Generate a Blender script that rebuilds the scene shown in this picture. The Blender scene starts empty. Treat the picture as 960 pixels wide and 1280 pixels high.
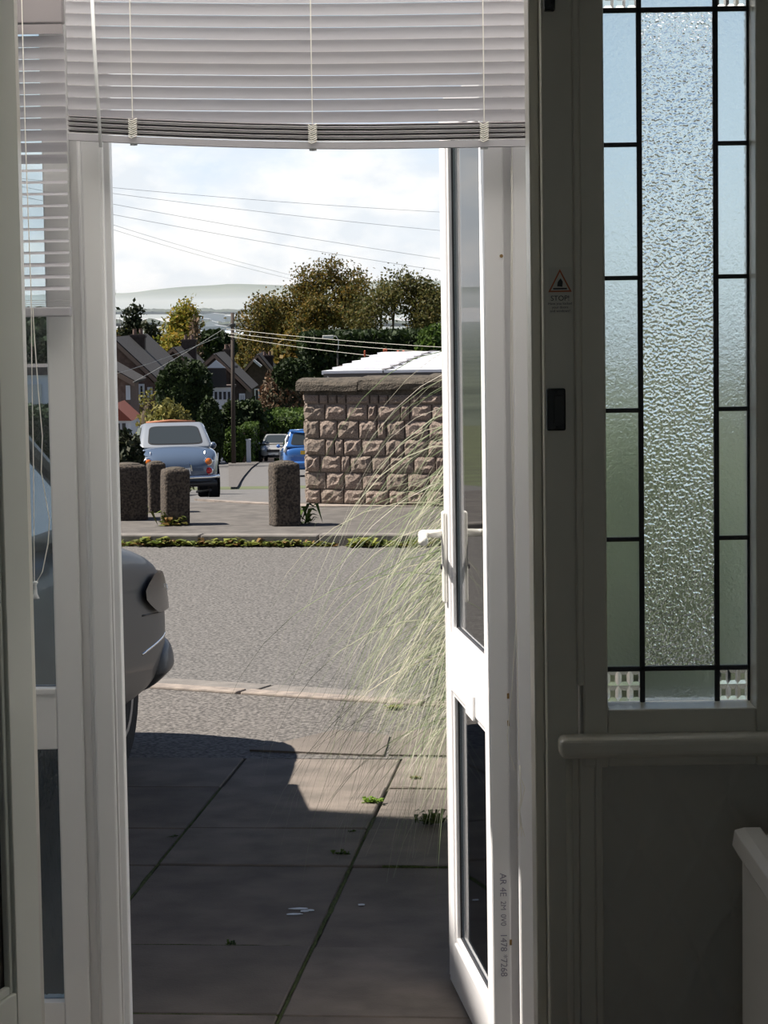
import bpy, bmesh, math, random
from mathutils import Vector, Matrix, Euler, noise as mnoise
random.seed(7)
S = bpy.context.scene
C = S.collection
R = math.radians

# ------------------------------------------------------------------ camera
F = 3000.0                      # focal length in pixels of the 960 x 1280 frame
CAM = Vector((0.0, 0.0, 1.60))
PITCH = math.atan(255.0 / F)
ROLL = R(-0.86)
cd = bpy.data.cameras.new('camera')
cam = bpy.data.objects.new('camera', cd); C.objects.link(cam)
cd.sensor_fit = 'HORIZONTAL'; cd.sensor_width = 36.0; cd.lens = 36.0 * F / 960.0
cd.clip_start = 0.05; cd.clip_end = 30000.0
CR = Matrix.Rotation(math.pi / 2 - PITCH, 3, 'X') @ Matrix.Rotation(ROLL, 3, 'Z')
cam.matrix_world = Matrix.Translation(CAM) @ CR.to_4x4()
S.camera = cam

# ------------------------------------------------------------------ light
SUN_A, SUN_E = R(96), R(54)     # azimuth measured leftwards from straight behind the camera, elevation
sun_to = Vector((-math.sin(SUN_A) * math.cos(SUN_E), -math.cos(SUN_A) * math.cos(SUN_E), math.sin(SUN_E)))
sd = bpy.data.lights.new('sun', 'SUN'); sd.energy = 7.3; sd.angle = R(0.6); sd.color = (1.0, 0.93, 0.84)
so = bpy.data.objects.new('sun', sd); C.objects.link(so)
so.rotation_euler = sun_to.to_track_quat('Z', 'Y').to_euler(); so.location = (-30, 20, 40)

S.view_settings.view_transform = 'Standard'
S.view_settings.look = 'None'
S.view_settings.gamma = 1.0
S.view_settings.use_curve_mapping = False
S.view_settings.exposure = 0.5

def build_world():
    w = bpy.data.worlds.new('sky'); S.world = w; w.use_nodes = True
    nt = w.node_tree; nt.nodes.clear(); N = nt.nodes.new; L = nt.links.new
    tc = N('ShaderNodeTexCoord')
    sp = N('ShaderNodeSeparateXYZ'); L(tc.outputs['Generated'], sp.inputs[0])
    ramp = N('ShaderNodeValToRGB'); L(sp.outputs['Z'], ramp.inputs[0])
    e = ramp.color_ramp.elements
    e[0].position = 0.0; e[0].color = (0.84, 0.88, 0.93, 1)
    e[1].position = 1.0; e[1].color = (0.035, 0.065, 0.15, 1)
    for p, c in ((0.03, (0.82, 0.88, 0.94, 1)), (0.075, (0.70, 0.82, 0.96, 1)), (0.16, (0.36, 0.50, 0.74, 1)), (0.35, (0.085, 0.135, 0.26, 1))):
        x = e.new(p); x.color = c
    mp = N('ShaderNodeMapping'); L(tc.outputs['Generated'], mp.inputs[0]); mp.inputs['Scale'].default_value = (1, 1, 1.9)
    mp.inputs['Location'].default_value = (0.37, 0.2, 0.11)
    n1 = N('ShaderNodeTexNoise'); L(mp.outputs[0], n1.inputs['Vector'])
    n1.inputs['Scale'].default_value = 13.0; n1.inputs['Detail'].default_value = 8; n1.inputs['Roughness'].default_value = 0.56
    cr = N('ShaderNodeValToRGB'); L(n1.outputs['Fac'], cr.inputs[0])
    cr.color_ramp.elements[0].position = 0.37; cr.color_ramp.elements[1].position = 0.55
    # clouds bank up low in the sky and thin out overhead
    band = N('ShaderNodeMapRange'); L(sp.outputs['Z'], band.inputs[0])
    band.inputs[1].default_value = 0.07; band.inputs[2].default_value = 0.24; band.inputs[3].default_value = 1.0; band.inputs[4].default_value = 0.05
    mul = N('ShaderNodeMath'); mul.operation = 'MULTIPLY'; L(cr.outputs[0], mul.inputs[0]); L(band.outputs[0], mul.inputs[1])
    n2 = N('ShaderNodeTexNoise'); L(mp.outputs[0], n2.inputs['Vector']); n2.inputs['Scale'].default_value = 34.0; n2.inputs['Detail'].default_value = 6
    cc = N('ShaderNodeValToRGB'); L(n2.outputs['Fac'], cc.inputs[0])
    cc.color_ramp.elements[0].position = 0.38; cc.color_ramp.elements[0].color = (0.80, 0.85, 0.90, 1)
    cc.color_ramp.elements[1].position = 0.60; cc.color_ramp.elements[1].color = (1.02, 1.02, 1.01, 1)
    mix = N('ShaderNodeMix'); mix.data_type = 'RGBA'
    L(mul.outputs[0], mix.inputs[0]); L(ramp.outputs[0], mix.inputs[6]); L(cc.outputs[0], mix.inputs[7])
    bg = N('ShaderNodeBackground'); L(mix.outputs[2], bg.inputs[0]); bg.inputs[1].default_value = 0.75
    out = N('ShaderNodeOutputWorld'); L(bg.outputs[0], out.inputs[0])
build_world()

# ------------------------------------------------------------------ pixel and ground helpers (960 x 1280 frame)
def W(px, py, Y):
    """world point seen at a pixel of the photograph, at depth Y"""
    d = CR @ Vector(((px - 480) / F, -(py - 640) / F, -1.0))
    return CAM + d * (Y / d.y)
GZ = -0.15
def G(px, py, z=GZ):
    d = CR @ Vector(((px - 480) / F, -(py - 640) / F, -1.0))
    return CAM + d * ((z - CAM.z) / d.z)
PROF = [(-50, GZ), (21.0, GZ), (26, -0.42), (42, -1.72), (60, -2.85), (79, -3.90), (128, -6.5), (200, -11.0), (320, -19), (700, -34), (2500, -40), (20000, -40)]
def gz(Y):
    for (a, za), (b, zb) in zip(PROF, PROF[1:]):
        if Y <= b: return za + (zb - za) * (Y - a) / (b - a)
    return PROF[-1][1]

# ------------------------------------------------------------------ materials
def mat(name, col, rough=0.6, var=None, scale=8.0, bump=0.0, bscale=None, metal=0.0, spec=0.5, detail=4.0, coat=0.0, lo=0.35, hi=0.65, stretch=None, transl=0.0, island=None, dist=0.02):
    m = bpy.data.materials.new(name); m.use_nodes = True
    nt = m.node_tree; N = nt.nodes.new; L = nt.links.new
    b = nt.nodes['Principled BSDF']; out = nt.nodes['Material Output']
    b.inputs['Base Color'].default_value = (*col, 1); b.inputs['Roughness'].default_value = rough
    b.inputs['Metallic'].default_value = metal; b.inputs['Specular IOR Level'].default_value = spec
    b.inputs['Coat Weight'].default_value = coat; b.inputs['Coat Roughness'].default_value = 0.05
    csock = None
    if var or bump:
        tc = N('ShaderNodeTexCoord'); vec = tc.outputs['Object']
        if stretch:
            mp = N('ShaderNodeMapping'); L(vec, mp.inputs[0]); mp.inputs['Scale'].default_value = stretch; vec = mp.outputs[0]
    if var:
        n = N('ShaderNodeTexNoise'); L(vec, n.inputs['Vector']); n.inputs['Scale'].default_value = scale; n.inputs['Detail'].default_value = detail
        r = N('ShaderNodeValToRGB'); L(n.outputs['Fac'], r.inputs[0])
        r.color_ramp.elements[0].position = lo; r.color_ramp.elements[0].color = (*var, 1)
        r.color_ramp.elements[1].position = hi; r.color_ramp.elements[1].color = (*col, 1)
        csock = r.outputs[0]; L(csock, b.inputs['Base Color'])
    if island:
        g = N('ShaderNodeNewGeometry')
        r = N('ShaderNodeValToRGB'); L(g.outputs['Random Per Island'], r.inputs[0])
        els = r.color_ramp.elements
        els[0].position = 0; els[0].color = (*island[0], 1); els[1].position = 1; els[1].color = (*island[-1], 1)
        for i, c in enumerate(island[1:-1]):
            x = els.new((i + 1) / (len(island) - 1)); x.color = (*c, 1)
        csock = r.outputs[0]; L(csock, b.inputs['Base Color'])
    if bump:
        nb = N('ShaderNodeTexNoise'); L(vec, nb.inputs['Vector']); nb.inputs['Scale'].default_value = bscale or scale * 4; nb.inputs['Detail'].default_value = 5
        bp = N('ShaderNodeBump'); bp.inputs['Strength'].default_value = bump; bp.inputs['Distance'].default_value = dist
        L(nb.outputs['Fac'], bp.inputs['Height']); L(bp.outputs[0], b.inputs['Normal'])
    if transl:
        t = N('ShaderNodeBsdfTranslucent'); t.inputs[0].default_value = (*col, 1)
        if csock: L(csock, t.inputs[0])
        mx = N('ShaderNodeMixShader'); mx.inputs[0].default_value = transl
        L(b.outputs[0], mx.inputs[1]); L(t.outputs[0], mx.inputs[2]); L(mx.outputs[0], out.inputs[0])
    return m

def clear_glass(name, tint=(0.93, 0.97, 0.96), dirt=0.0):
    """thin float glass: straight-through transmission with a Fresnel mirror"""
    m = bpy.data.materials.new(name); m.use_nodes = True
    nt = m.node_tree; nt.nodes.clear(); N = nt.nodes.new; L = nt.links.new
    t = N('ShaderNodeBsdfTransparent'); t.inputs[0].default_value = (*tint, 1)
    g = N('ShaderNodeBsdfGlossy'); g.inputs['Roughness'].default_value = 0.02
    fr = N('ShaderNodeFresnel'); fr.inputs[0].default_value = 1.5
    mx = N('ShaderNodeMixShader'); L(fr.outputs[0], mx.inputs[0]); L(t.outputs[0], mx.inputs[1]); L(g.outputs[0], mx.inputs[2])
    last = mx.outputs[0]
    if dirt:
        d = N('ShaderNodeBsdfDiffuse'); d.inputs[0].default_value = (0.6, 0.65, 0.65, 1)
        tc = N('ShaderNodeTexCoord'); n = N('ShaderNodeTexNoise'); L(tc.outputs['Object'], n.inputs['Vector']); n.inputs['Scale'].default_value = 14; n.inputs['Detail'].default_value = 6
        r = N('ShaderNodeMapRange'); L(n.outputs['Fac'], r.inputs[0]); r.inputs[1].default_value = 0.35; r.inputs[2].default_value = 0.75; r.inputs[3].default_value = 0.0; r.inputs[4].default_value = dirt
        m2 = N('ShaderNodeMixShader'); L(r.outputs[0], m2.inputs[0]); L(last, m2.inputs[1]); L(d.outputs[0], m2.inputs[2]); last = m2.outputs[0]
    o = N('ShaderNodeOutputMaterial'); L(last, o.inputs[0])
    return m

def figured_glass(name, kind, col=(0.9, 0.95, 0.96)):
    """obscure glass: rough refraction with rolled relief"""
    m = bpy.data.materials.new(name); m.use_nodes = True
    nt = m.node_tree; nt.nodes.clear(); N = nt.nodes.new; L = nt.links.new
    tc = N('ShaderNodeTexCoord')
    g = N('ShaderNodeBsdfRefraction'); g.inputs['IOR'].default_value = 1.12; g.inputs['Color'].default_value = (*col, 1)
    gl = N('ShaderNodeBsdfGlossy'); gl.inputs['Roughness'].default_value = 0.15; gl.inputs[0].default_value = (0.9, 0.9, 0.9, 1)
    bp = N('ShaderNodeBump')
    if kind == 'hammered':
        v = N('ShaderNodeTexVoronoi'); L(tc.outputs['Object'], v.inputs['Vector']); v.inputs['Scale'].default_value = 175
        v.feature = 'SMOOTH_F1'; v.inputs['Smoothness'].default_value = 0.35
        L(v.outputs['Distance'], bp.inputs['Height']); bp.inputs['Strength'].default_value = 1.0; bp.inputs['Distance'].default_value = 0.0075
        g.inputs['Roughness'].default_value = 0.10
    elif kind == 'rippled':
        n = N('ShaderNodeTexNoise'); L(tc.outputs['Object'], n.inputs['Vector']); n.inputs['Scale'].default_value = 160; n.inputs['Detail'].default_value = 2
        L(n.outputs['Fac'], bp.inputs['Height']); bp.inputs['Strength'].default_value = 0.55; bp.inputs['Distance'].default_value = 0.004
        g.inputs['Roughness'].default_value = 0.32
    elif kind == 'frond':
        n = N('ShaderNodeTexNoise'); mp = N('ShaderNodeMapping'); L(tc.outputs['Object'], mp.inputs[0]); mp.inputs['Rotation'].default_value = (0, 0.6, 0); mp.inputs['Scale'].default_value = (1, 1, 0.25)
        L(mp.outputs[0], n.inputs['Vector']); n.inputs['Scale'].default_value = 90; n.inputs['Detail'].default_value = 4
        L(n.outputs['Fac'], bp.inputs['Height']); bp.inputs['Strength'].default_value = 1.0; bp.inputs['Distance'].default_value = 0.012
        g.inputs['Roughness'].default_value = 0.16
    else:
        g.inputs['Roughness'].default_value = 0.12; g.inputs['IOR'].default_value = 1.3
        bp.inputs['Strength'].default_value = 0.0
    L(bp.outputs[0], g.inputs['Normal']); L(bp.outputs[0], gl.inputs['Normal'])
    mx = N('ShaderNodeMixShader'); mx.inputs[0].default_value = 0.06
    L(g.outputs[0], mx.inputs[1]); L(gl.outputs[0], mx.inputs[2])
    o = N('ShaderNodeOutputMaterial'); L(mx.outputs[0], o.inputs[0])
    return m

M = {}
M['upvc'] = mat('upvc', (0.88, 0.87, 0.88), 0.28)
M['upvc_old'] = mat('upvc_old', (0.84, 0.84, 0.84), 0.35)
M['gasket'] = mat('gasket', (0.03, 0.03, 0.035), 0.6)
M['gloss_paint'] = mat('gloss_paint', (0.74, 0.71, 0.62), 0.32, bump=0.05, bscale=60, dist=0.002)
M['door_paint'] = mat('door_paint', (0.83, 0.84, 0.74), 0.35)
M['black_iron'] = mat('black_iron', (0.012, 0.012, 0.012), 0.45)
M['wall_paint'] = mat('wall_paint', (0.62, 0.59, 0.53), 0.8, bump=0.1, bscale=90, dist=0.003)
M['ceiling'] = mat('ceiling_paint', (0.8, 0.79, 0.76), 0.9)
M['floorboard'] = mat('floor_carpet', (0.22, 0.17, 0.13), 0.9, var=(0.16, 0.12, 0.09), scale=60)
M['porch_tile'] = mat('porch_tile', (0.66, 0.60, 0.54), 0.5, var=(0.60, 0.54, 0.48), scale=20)
M['lead'] = mat('lead_came', (0.035, 0.033, 0.035), 0.45, metal=0.3)
M['poly_roof'] = mat('polycarbonate_roof', (0.93, 0.93, 0.92), 0.4, transl=0.88)
M['glass'] = clear_glass('clear_glass')
M['door_glass'] = clear_glass('door_glass', (0.86, 0.92, 0.92))
M['side_glass'] = clear_glass('side_glass', (0.84, 0.90, 0.92), dirt=0.10)
M['hammered'] = figured_glass('hammered_glass', 'hammered', (0.92, 0.95, 0.97))
M['rippled'] = figured_glass('rippled_glass', 'rippled', (0.86, 0.91, 0.95))
M['frond'] = figured_glass('frond_glass', 'frond', (0.72, 0.78, 0.80))
M['prism'] = figured_glass('prism_glass', 'prism', (0.95, 0.97, 0.96))
M['blind'] = mat('blind_slat', (0.68, 0.665, 0.70), 0.4, transl=0.32)
M['blind_dark'] = mat('blind_rail', (0.62, 0.61, 0.62), 0.4)
M['blind_in_shade'] = mat('blind_rail_in_shade', (0.30, 0.275, 0.285), 0.4)  # shade on the narrow blind's head rail, put into its colour
M['cord'] = mat('blind_cord', (0.86, 0.83, 0.76), 0.8)
M['plastic'] = mat('clear_plastic', (0.85, 0.86, 0.86), 0.2)
M['handle'] = mat('handle_white', (0.80, 0.79, 0.74), 0.25)
M['ink'] = mat('pen_ink', (0.30, 0.29, 0.36), 0.8)
M['brass_mark'] = mat('screw_mark', (0.28, 0.17, 0.06), 0.6)
M['sticker'] = mat('sticker', (0.68, 0.65, 0.57), 0.3)
M['sticker_red'] = mat('sticker_red', (0.50, 0.13, 0.05), 0.5)
M['sticker_ink'] = mat('sticker_ink', (0.02, 0.02, 0.02), 0.5)
M['rad'] = mat('radiator_enamel', (0.74, 0.72, 0.69), 0.35)
M['render_wall'] = mat('render_wall', (0.84, 0.82, 0.78), 0.9, var=(0.79, 0.77, 0.73), scale=4)

# ------------------------------------------------------------------ mesh helpers
MAT = {}
def wm(o): return MAT.get(o.name, Matrix.Identity(4)) if o else Matrix.Identity(4)

class MB:
    def __init__(self): self.v = []; self.f = []
    def add(self, vs, fs):
        n = len(self.v); self.v += [Vector(p) for p in vs]; self.f += [tuple(i + n for i in f) for f in fs]; return self
    def box(self, x0, x1, y0, y1, z0, z1):
        return self.add([(x0, y0, z0), (x1, y0, z0), (x1, y1, z0), (x0, y1, z0), (x0, y0, z1), (x1, y0, z1), (x1, y1, z1), (x0, y1, z1)],
                        [(0, 3, 2, 1), (4, 5, 6, 7), (0, 1, 5, 4), (1, 2, 6, 5), (2, 3, 7, 6), (3, 0, 4, 7)])
    def obox(self, c, ax, ay, az):
        """box from centre and three half-extent vectors"""
        c = Vector(c); ax = Vector(ax); ay = Vector(ay); az = Vector(az)
        p = [c + sx * ax + sy * ay + sz * az for sz in (-1, 1) for sx, sy in ((-1, -1), (1, -1), (1, 1), (-1, 1))]
        return self.add(p, [(0, 3, 2, 1), (4, 5, 6, 7), (0, 1, 5, 4), (1, 2, 6, 5), (2, 3, 7, 6), (3, 0, 4, 7)])
    def prism(self, poly, d):
        """closed polygon (3-D points) swept along vector d"""
        n = len(poly); d = Vector(d); p = [Vector(q) for q in poly]
        return self.add(p + [q + d for q in p], [tuple(range(n - 1, -1, -1)), tuple(range(n, 2 * n))] + [(i, (i + 1) % n, n + (i + 1) % n, n + i) for i in range(n)])
    def tube(self, pts, r, n=6, cap=True):
        pts = [Vector(p) for p in pts]; rs = r if isinstance(r, (list, tuple)) else [r] * len(pts)
        vs = []; fs = []
        for i, p in enumerate(pts):
            t = (pts[min(i + 1, len(pts) - 1)] - pts[max(i - 1, 0)]).normalized()
            a = t.cross(Vector((0, 0, 1)) if abs(t.z) < 0.9 else Vector((1, 0, 0))).normalized(); b = t.cross(a)
            for k in range(n):
                w = 2 * math.pi * k / n; vs.append(p + (a * math.cos(w) + b * math.sin(w)) * rs[i])
        for i in range(len(pts) - 1):
            for k in range(n):
                fs.append((i * n + k, i * n + (k + 1) % n, (i + 1) * n + (k + 1) % n, (i + 1) * n + k))
        if cap: fs += [tuple(range(n - 1, -1, -1)), tuple((len(pts) - 1) * n + k for k in range(n))]
        return self.add(vs, fs)
    def lathe(self, prof, c=(0, 0, 0), n=20, axis='Z'):
        """profile of (radius, height) turned about an axis through c"""
        vs = []; fs = []; c = Vector(c)
        for r, h in prof:
            for k in range(n):
                w = 2 * math.pi * k / n; a, b = r * math.cos(w), r * math.sin(w)
                vs.append(c + (Vector((a, b, h)) if axis == 'Z' else Vector((h, a, b)) if axis == 'X' else Vector((a, h, b))))
        m = len(prof)
        for i in range(m - 1):
            for k in range(n): fs.append((i * n + k, i * n + (k + 1) % n, (i + 1) * n + (k + 1) % n, (i + 1) * n + k))
        fs += [tuple(range(n - 1, -1, -1)), tuple((m - 1) * n + k for k in range(n))]
        return self.add(vs, fs)
    def grid(self, rows, closed=False):
        n = len(rows[0]); vs = [p for r in rows for p in r]; fs = []
        for i in range(len(rows) - 1):
            for k in range(n if closed else n - 1): fs.append((i * n + k, i * n + (k + 1) % n, (i + 1) * n + (k + 1) % n, (i + 1) * n + k))
        return self.add(vs, fs)
    def mesh(self, name, inv=None):
        me = bpy.data.meshes.new(name)
        me.from_pydata([inv @ p for p in self.v] if inv else self.v, [], self.f); me.update(); return me
    def build(self, name, m, parent=None, smooth=False, bevel=0.0, seg=2, subsurf=0, local=False, origin=None):
        """ONE mesh object; coordinates are world ones unless local"""
        inv = None
        if parent and not local: inv = wm(parent).inverted()
        elif origin is not None: inv = Matrix.Translation(-Vector(origin))
        o = bpy.data.objects.new(name, self.mesh(name, inv)); C.objects.link(o)
        if parent: o.parent = parent; MAT[o.name] = wm(parent)
        elif origin is not None: o.location = origin; MAT[o.name] = Matrix.Translation(Vector(origin))
        o.data.materials.append(M[m] if isinstance(m, str) else m)
        if smooth:
            for p in o.data.polygons: p.use_smooth = True
        if bevel:
            b = o.modifiers.new('bevel', 'BEVEL'); b.width = bevel; b.segments = seg; b.limit_method = 'ANGLE'; b.angle_limit = R(40)
        if subsurf:
            s = o.modifiers.new('subsurf', 'SUBSURF'); s.levels = s.render_levels = subsurf
        return o
def link(name, me, parent, mtx=None, m=None):
    """another object on shared mesh data; mtx is relative to the parent"""
    o = bpy.data.objects.new(name, me); C.objects.link(o)
    if m and not me.materials: me.materials.append(M[m])
    o.parent = parent
    if mtx is not None: o.matrix_basis = mtx
    MAT[o.name] = wm(parent) @ (mtx if mtx is not None else Matrix.Identity(4))
    return o
def tag(o, label=None, cat=None, group=None, kind=None):
    if label: o['label'] = label
    if cat: o['category'] = cat
    if group: o['group'] = group
    if kind: o['kind'] = kind
    return o
def thing(name, label, cat, loc=(0, 0, 0), rz=0.0, rx=0.0, group=None, kind=None):
    o = bpy.data.objects.new(name, None); C.objects.link(o); o.empty_display_size = 0.1
    m = Matrix.Translation(Vector(loc)) @ Matrix.Rotation(rz, 4, 'Z') @ Matrix.Rotation(rx, 4, 'X')
    o.location = loc; o.rotation_euler = m.to_euler(); MAT[o.name] = m
    return tag(o, label, cat, group, kind)
def struct(name, label=None, loc=(0, 0, 0), cat=None): return thing(name, label, cat, loc, kind='structure')
def bx(*a): return MB().box(*a)
def frame_mesh(name, polys, d, m, parent, **k):
    b = MB()
    for p in polys: b.prism(p, d)
    return b.build(name, m, parent, **k)
_txt = {}
def text_mesh(s, size):
    cu = bpy.data.curves.new('txt', 'FONT'); cu.body = s; cu.size = size; cu.align_x = 'CENTER'; cu.align_y = 'CENTER'; cu.extrude = 0.00015
    t = bpy.data.objects.new('txt', cu); C.objects.link(t)
    bpy.context.view_layer.update()
    me = bpy.data.meshes.new_from_object(t.evaluated_get(bpy.context.evaluated_depsgraph_get()))
    bpy.data.objects.remove(t); bpy.data.curves.remove(cu); return me
def text(name, s, size, c, right, up, m, parent):
    me = text_mesh(s, size); me.materials.clear(); me.materials.append(M[m])
    right = Vector(right).normalized(); up = Vector(up).normalized(); n = right.cross(up)
    mt = Matrix((right, up, n)).transposed().to_4x4(); mt.translation = Vector(c)
    return link(name, me, parent, wm(parent).inverted() @ mt)
# ================================================================== THE HOUSE
YI, YP = 4.20, 5.30
def XI(px, py=640, Y=YI): return W(px, py, Y).x
def XP(px, py=640, Y=YP): return W(px, py, Y).x
HX0, HX1 = -1.30, 0.715            # hall side walls
CEIL = 2.46
tag(bx(HX0 - .1, HX1 + .1, -2.1, 4.42, -0.20, 0.0).build('floor', 'floorboard'), 'dark carpeted hall floor inside the front door', kind='structure')
tag(bx(HX0 - .1, HX1 + .1, -2.1, 4.42, CEIL, CEIL + .12).build('ceiling', 'ceiling'), 'plain white hall ceiling', kind='structure')
tag(bx(HX0 - .12, HX0, -2.1, 4.2, 0, CEIL).build('wall_left', 'wall_paint'), 'cream hall wall beside the open inner door', kind='structure')
tag(bx(HX1, HX1 + .12, -2.1, 4.2, 0, CEIL).build('wall_right', 'wall_paint'), 'cream hall wall behind the radiator', kind='structure')
# back wall of the hall with an unseen window added to brighten the hall
wb = MB(); wx0, wx1, wz0, wz1 = -1.10, 0.50, 0.8, 2.3
wb.box(HX0, wx0, -2.1, -2.0, 0, CEIL).box(wx1, HX1, -2.1, -2.0, 0, CEIL).box(wx0, wx1, -2.1, -2.0, 0, wz0).box(wx0, wx1, -2.1, -2.0, wz1, CEIL)
tag(wb.build('wall_back', 'wall_paint'), 'hall wall behind the viewer with an added window opening', kind='structure')
w5 = struct('fill_window', 'window added behind the viewer to light the hall', (0, -2.05, wz0))
bx(wx0, wx1, -2.06, -2.05, wz0, wz1).build('pane', 'glass', w5)
bx(-0.27, -0.23, -2.07, -2.04, wz0, wz1).build('glazing_bar', 'upvc', w5)

# front wall of the house (the porch leans against it)
jl = -0.64
jr = XI(668)
fw = MB()
fw.box(-4.2, jl - .10, 4.21, 4.42, GZ, 5.6).box(HX1 - 0.002, 5.0, 4.21, 4.42, GZ, 5.6).box(jl - .10, HX1 - 0.002, 4.21, 4.42, 2.36, 5.6)
tag(fw.build('wall_front', 'render_wall'), 'front wall of the house around the door', kind='structure')
tag(bx(-4.4, 5.2, -5, 4.75, 5.6, 5.75).build('roof', 'render_wall'), 'eaves of the house roof', kind='structure')

# inner door frame
tr = struct('trim_1', 'dark painted wooden frame of the inner front door', (0, YI, 0))
bx(jl - .10, jl, YI, 4.34, 0, 2.36).build('jamb', 'gloss_paint', tr, bevel=.004)
bx(jl, XI(727), YI + .002, 4.34, 2.22, 2.36).build('head', 'gloss_paint', tr, bevel=.004)
bx(jr, XI(681), YI + .045, 4.36, 0, 2.22).build('door_stop', 'gloss_paint', tr, bevel=.003)
bx(XI(681), XI(721), YI, 4.34, 0, 2.22).build('jamb', 'gloss_paint', tr, bevel=.004)
bx(XI(720), XI(728), YI - .006, YI + .03, 0.93, 2.22).build('bead', 'gloss_paint', tr, bevel=.003)

# ---- stained glass sidelight
GYs = 4.28
gx0, gx1 = XI(757, 450), XI(945, 450)
gz0 = W(850, 886, YI).z
gz1 = 2.25
w3 = struct('window_3', 'leaded sidelight with textured panes beside the inner front door', (0.5, YI, gz0))
bx(XI(727), gx0, YI, 4.33, W(740, 925, YI).z - .05, 2.36).build('stile', 'gloss_paint', w3, bevel=.004)
bx(gx1, HX1 - .003, YI, 4.33, W(740, 925, YI).z - .05, 2.36).build('stile', 'gloss_paint', w3, bevel=.004)
bx(gx0, gx1, YI, 4.33, W(850, 922, YI).z - .05, gz0).build('bottom_rail', 'gloss_paint', w3, bevel=.004)
bx(gx0, gx1, YI, 4.33, gz1, 2.36).build('top_rail', 'gloss_paint', w3, bevel=.004)
v1, v2 = XI(800.5, 450, GYs), XI(895, 450, GYs)
rows = [W(848, y, GYs).z for y in (12, 180, 346.5, 512, 673, 835)]
cz0, cz1 = gz0, gz1
cw = 0.0047
cames = []
cames.append((v1 - cw, v1 + cw, cz0, cz1)); cames.append((v2 - cw, v2 + cw, cz0, cz1))
cames.append((gx0, gx1, rows[0] - .0045, rows[0] + .0045)); cames.append((gx0, gx1, rows[5] - .0045, rows[5] + .0045))
for z in rows[1:5]:
    cames.append((gx0, v1, z - .004, z + .004)); cames.append((v2, gx1, z - .004, z + .004))
cames += [(gx0, gx0 + .004, cz0, cz1), (gx1 - .004, gx1, cz0, cz1)]
for a, b, c, d in cames: bx(a, b, GYs - .005, GYs + .005, c, d).build('lead_came', 'lead', w3, bevel=.0015)
def pane(a, b, c, d, m): return bx(a + .002, b - .002, GYs - .0015, GYs + .0015, c + .002, d - .002).build('pane', m, w3)
pane(v1, v2, rows[5], rows[0], 'hammered')
for hi, lo in zip(rows[:5], rows[1:6]):
    pane(gx0, v1, lo, hi, 'rippled'); pane(v2, gx1, lo, hi, 'rippled')
pane(v1, v2, cz0, rows[5], 'rippled'); pane(v1, v2, rows[0], cz1, 'rippled')
# prismatic corner panes: pyramids in a 3 x 2 grid
def prism_pane(a, b, c, d):
    q = MB(); nx, nz = 3, 2
    a += .002; b -= .002; c += .002; d -= .002
    for i in range(nx):
        for k in range(nz):
            x0 = a + (b - a) * i / nx; x1 = a + (b - a) * (i + 1) / nx; z0 = c + (d - c) * k / nz; z1 = c + (d - c) * (k + 1) / nz
            ix, iz = (x1 - x0) * .28, (z1 - z0) * .28; y0, y1 = GYs, GYs - .006
            q.add([(x0, y0, z0), (x1, y0, z0), (x1, y0, z1), (x0, y0, z1), (x0 + ix, y1, z0 + iz), (x1 - ix, y1, z0 + iz), (x1 - ix, y1, z1 - iz), (x0 + ix, y1, z1 - iz)],
                  [(0, 1, 5, 4), (1, 2, 6, 5), (2, 3, 7, 6), (3, 0, 4, 7), (4, 5, 6, 7)])
    q.add([(a, GYs + .003, c), (b, GYs + .003, c), (b, GYs + .003, d), (a, GYs + .003, d)], [(3, 2, 1, 0)])
    q.build('prism_pane', 'prism', w3)
for a, b in ((gx0 + .003, v1), (v2, gx1 - .003)):
    prism_pane(a, b, cz0, rows[5]); prism_pane(a, b, rows[0], rows[0] + .045); pane(a, b, rows[0] + .045, cz1, 'rippled')

# ---- dado shelf and the papered panel below it
dz1, dz0 = W(800, 922, YI - .05).z, W(800, 948, YI - .05).z
tag(bx(XI(700, 935, YI - .05), HX1 - .003, YI - .055, YI + .01, dz0, dz1).build('trim_2', 'gloss_paint', bevel=.012, seg=4), 'rounded dado rail under the leaded sidelight', kind='structure')
pw = mat('embossed_paper', (0.60, 0.58, 0.52), 0.6)
nt = pw.node_tree; N = nt.nodes.new; Lk = nt.links.new
tc = N('ShaderNodeTexCoord')
hs = []
for sgn in (1, -1):
    mp = N('ShaderNodeMapping'); mp.inputs['Rotation'].default_value = (0, sgn * R(28), 0); Lk(tc.outputs['Object'], mp.inputs[0])
    wv = N('ShaderNodeTexWave'); wv.bands_direction = 'X'; wv.inputs['Scale'].default_value = 3.2; wv.inputs['Distortion'].default_value = 1.2; wv.inputs['Detail Scale'].default_value = 3.0; Lk(mp.outputs[0], wv.inputs['Vector'])
    pwm = N('ShaderNodeMath'); pwm.operation = 'POWER'; pwm.inputs[1].default_value = 14; Lk(wv.outputs['Fac'], pwm.inputs[0]); hs.append(pwm)
mxm = N('ShaderNodeMath'); mxm.operation = 'MAXIMUM'; Lk(hs[0].outputs[0], mxm.inputs[0]); Lk(hs[1].outputs[0], mxm.inputs[1])
bp = N('ShaderNodeBump'); bp.inputs['Strength'].default_value = 0.5; bp.inputs['Distance'].default_value = 0.004; Lk(mxm.outputs[0], bp.inputs['Height'])
Lk(bp.outputs[0], nt.nodes['Principled BSDF'].inputs['Normal']); M['paper'] = pw
p2 = struct('wall_panel', 'panel papered with a faint embossed trellis below the dado rail', (0.5, YI, 0))
bx(XI(720), HX1 - .003, YI + .02, 4.33, 0, dz0).build('panel_board', 'paper', p2)
bx(XI(721), XI(746, 1100), YI + .004, YI + .03, 0, dz0).build('panel_stile', 'gloss_paint', p2, bevel=.004)
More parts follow.
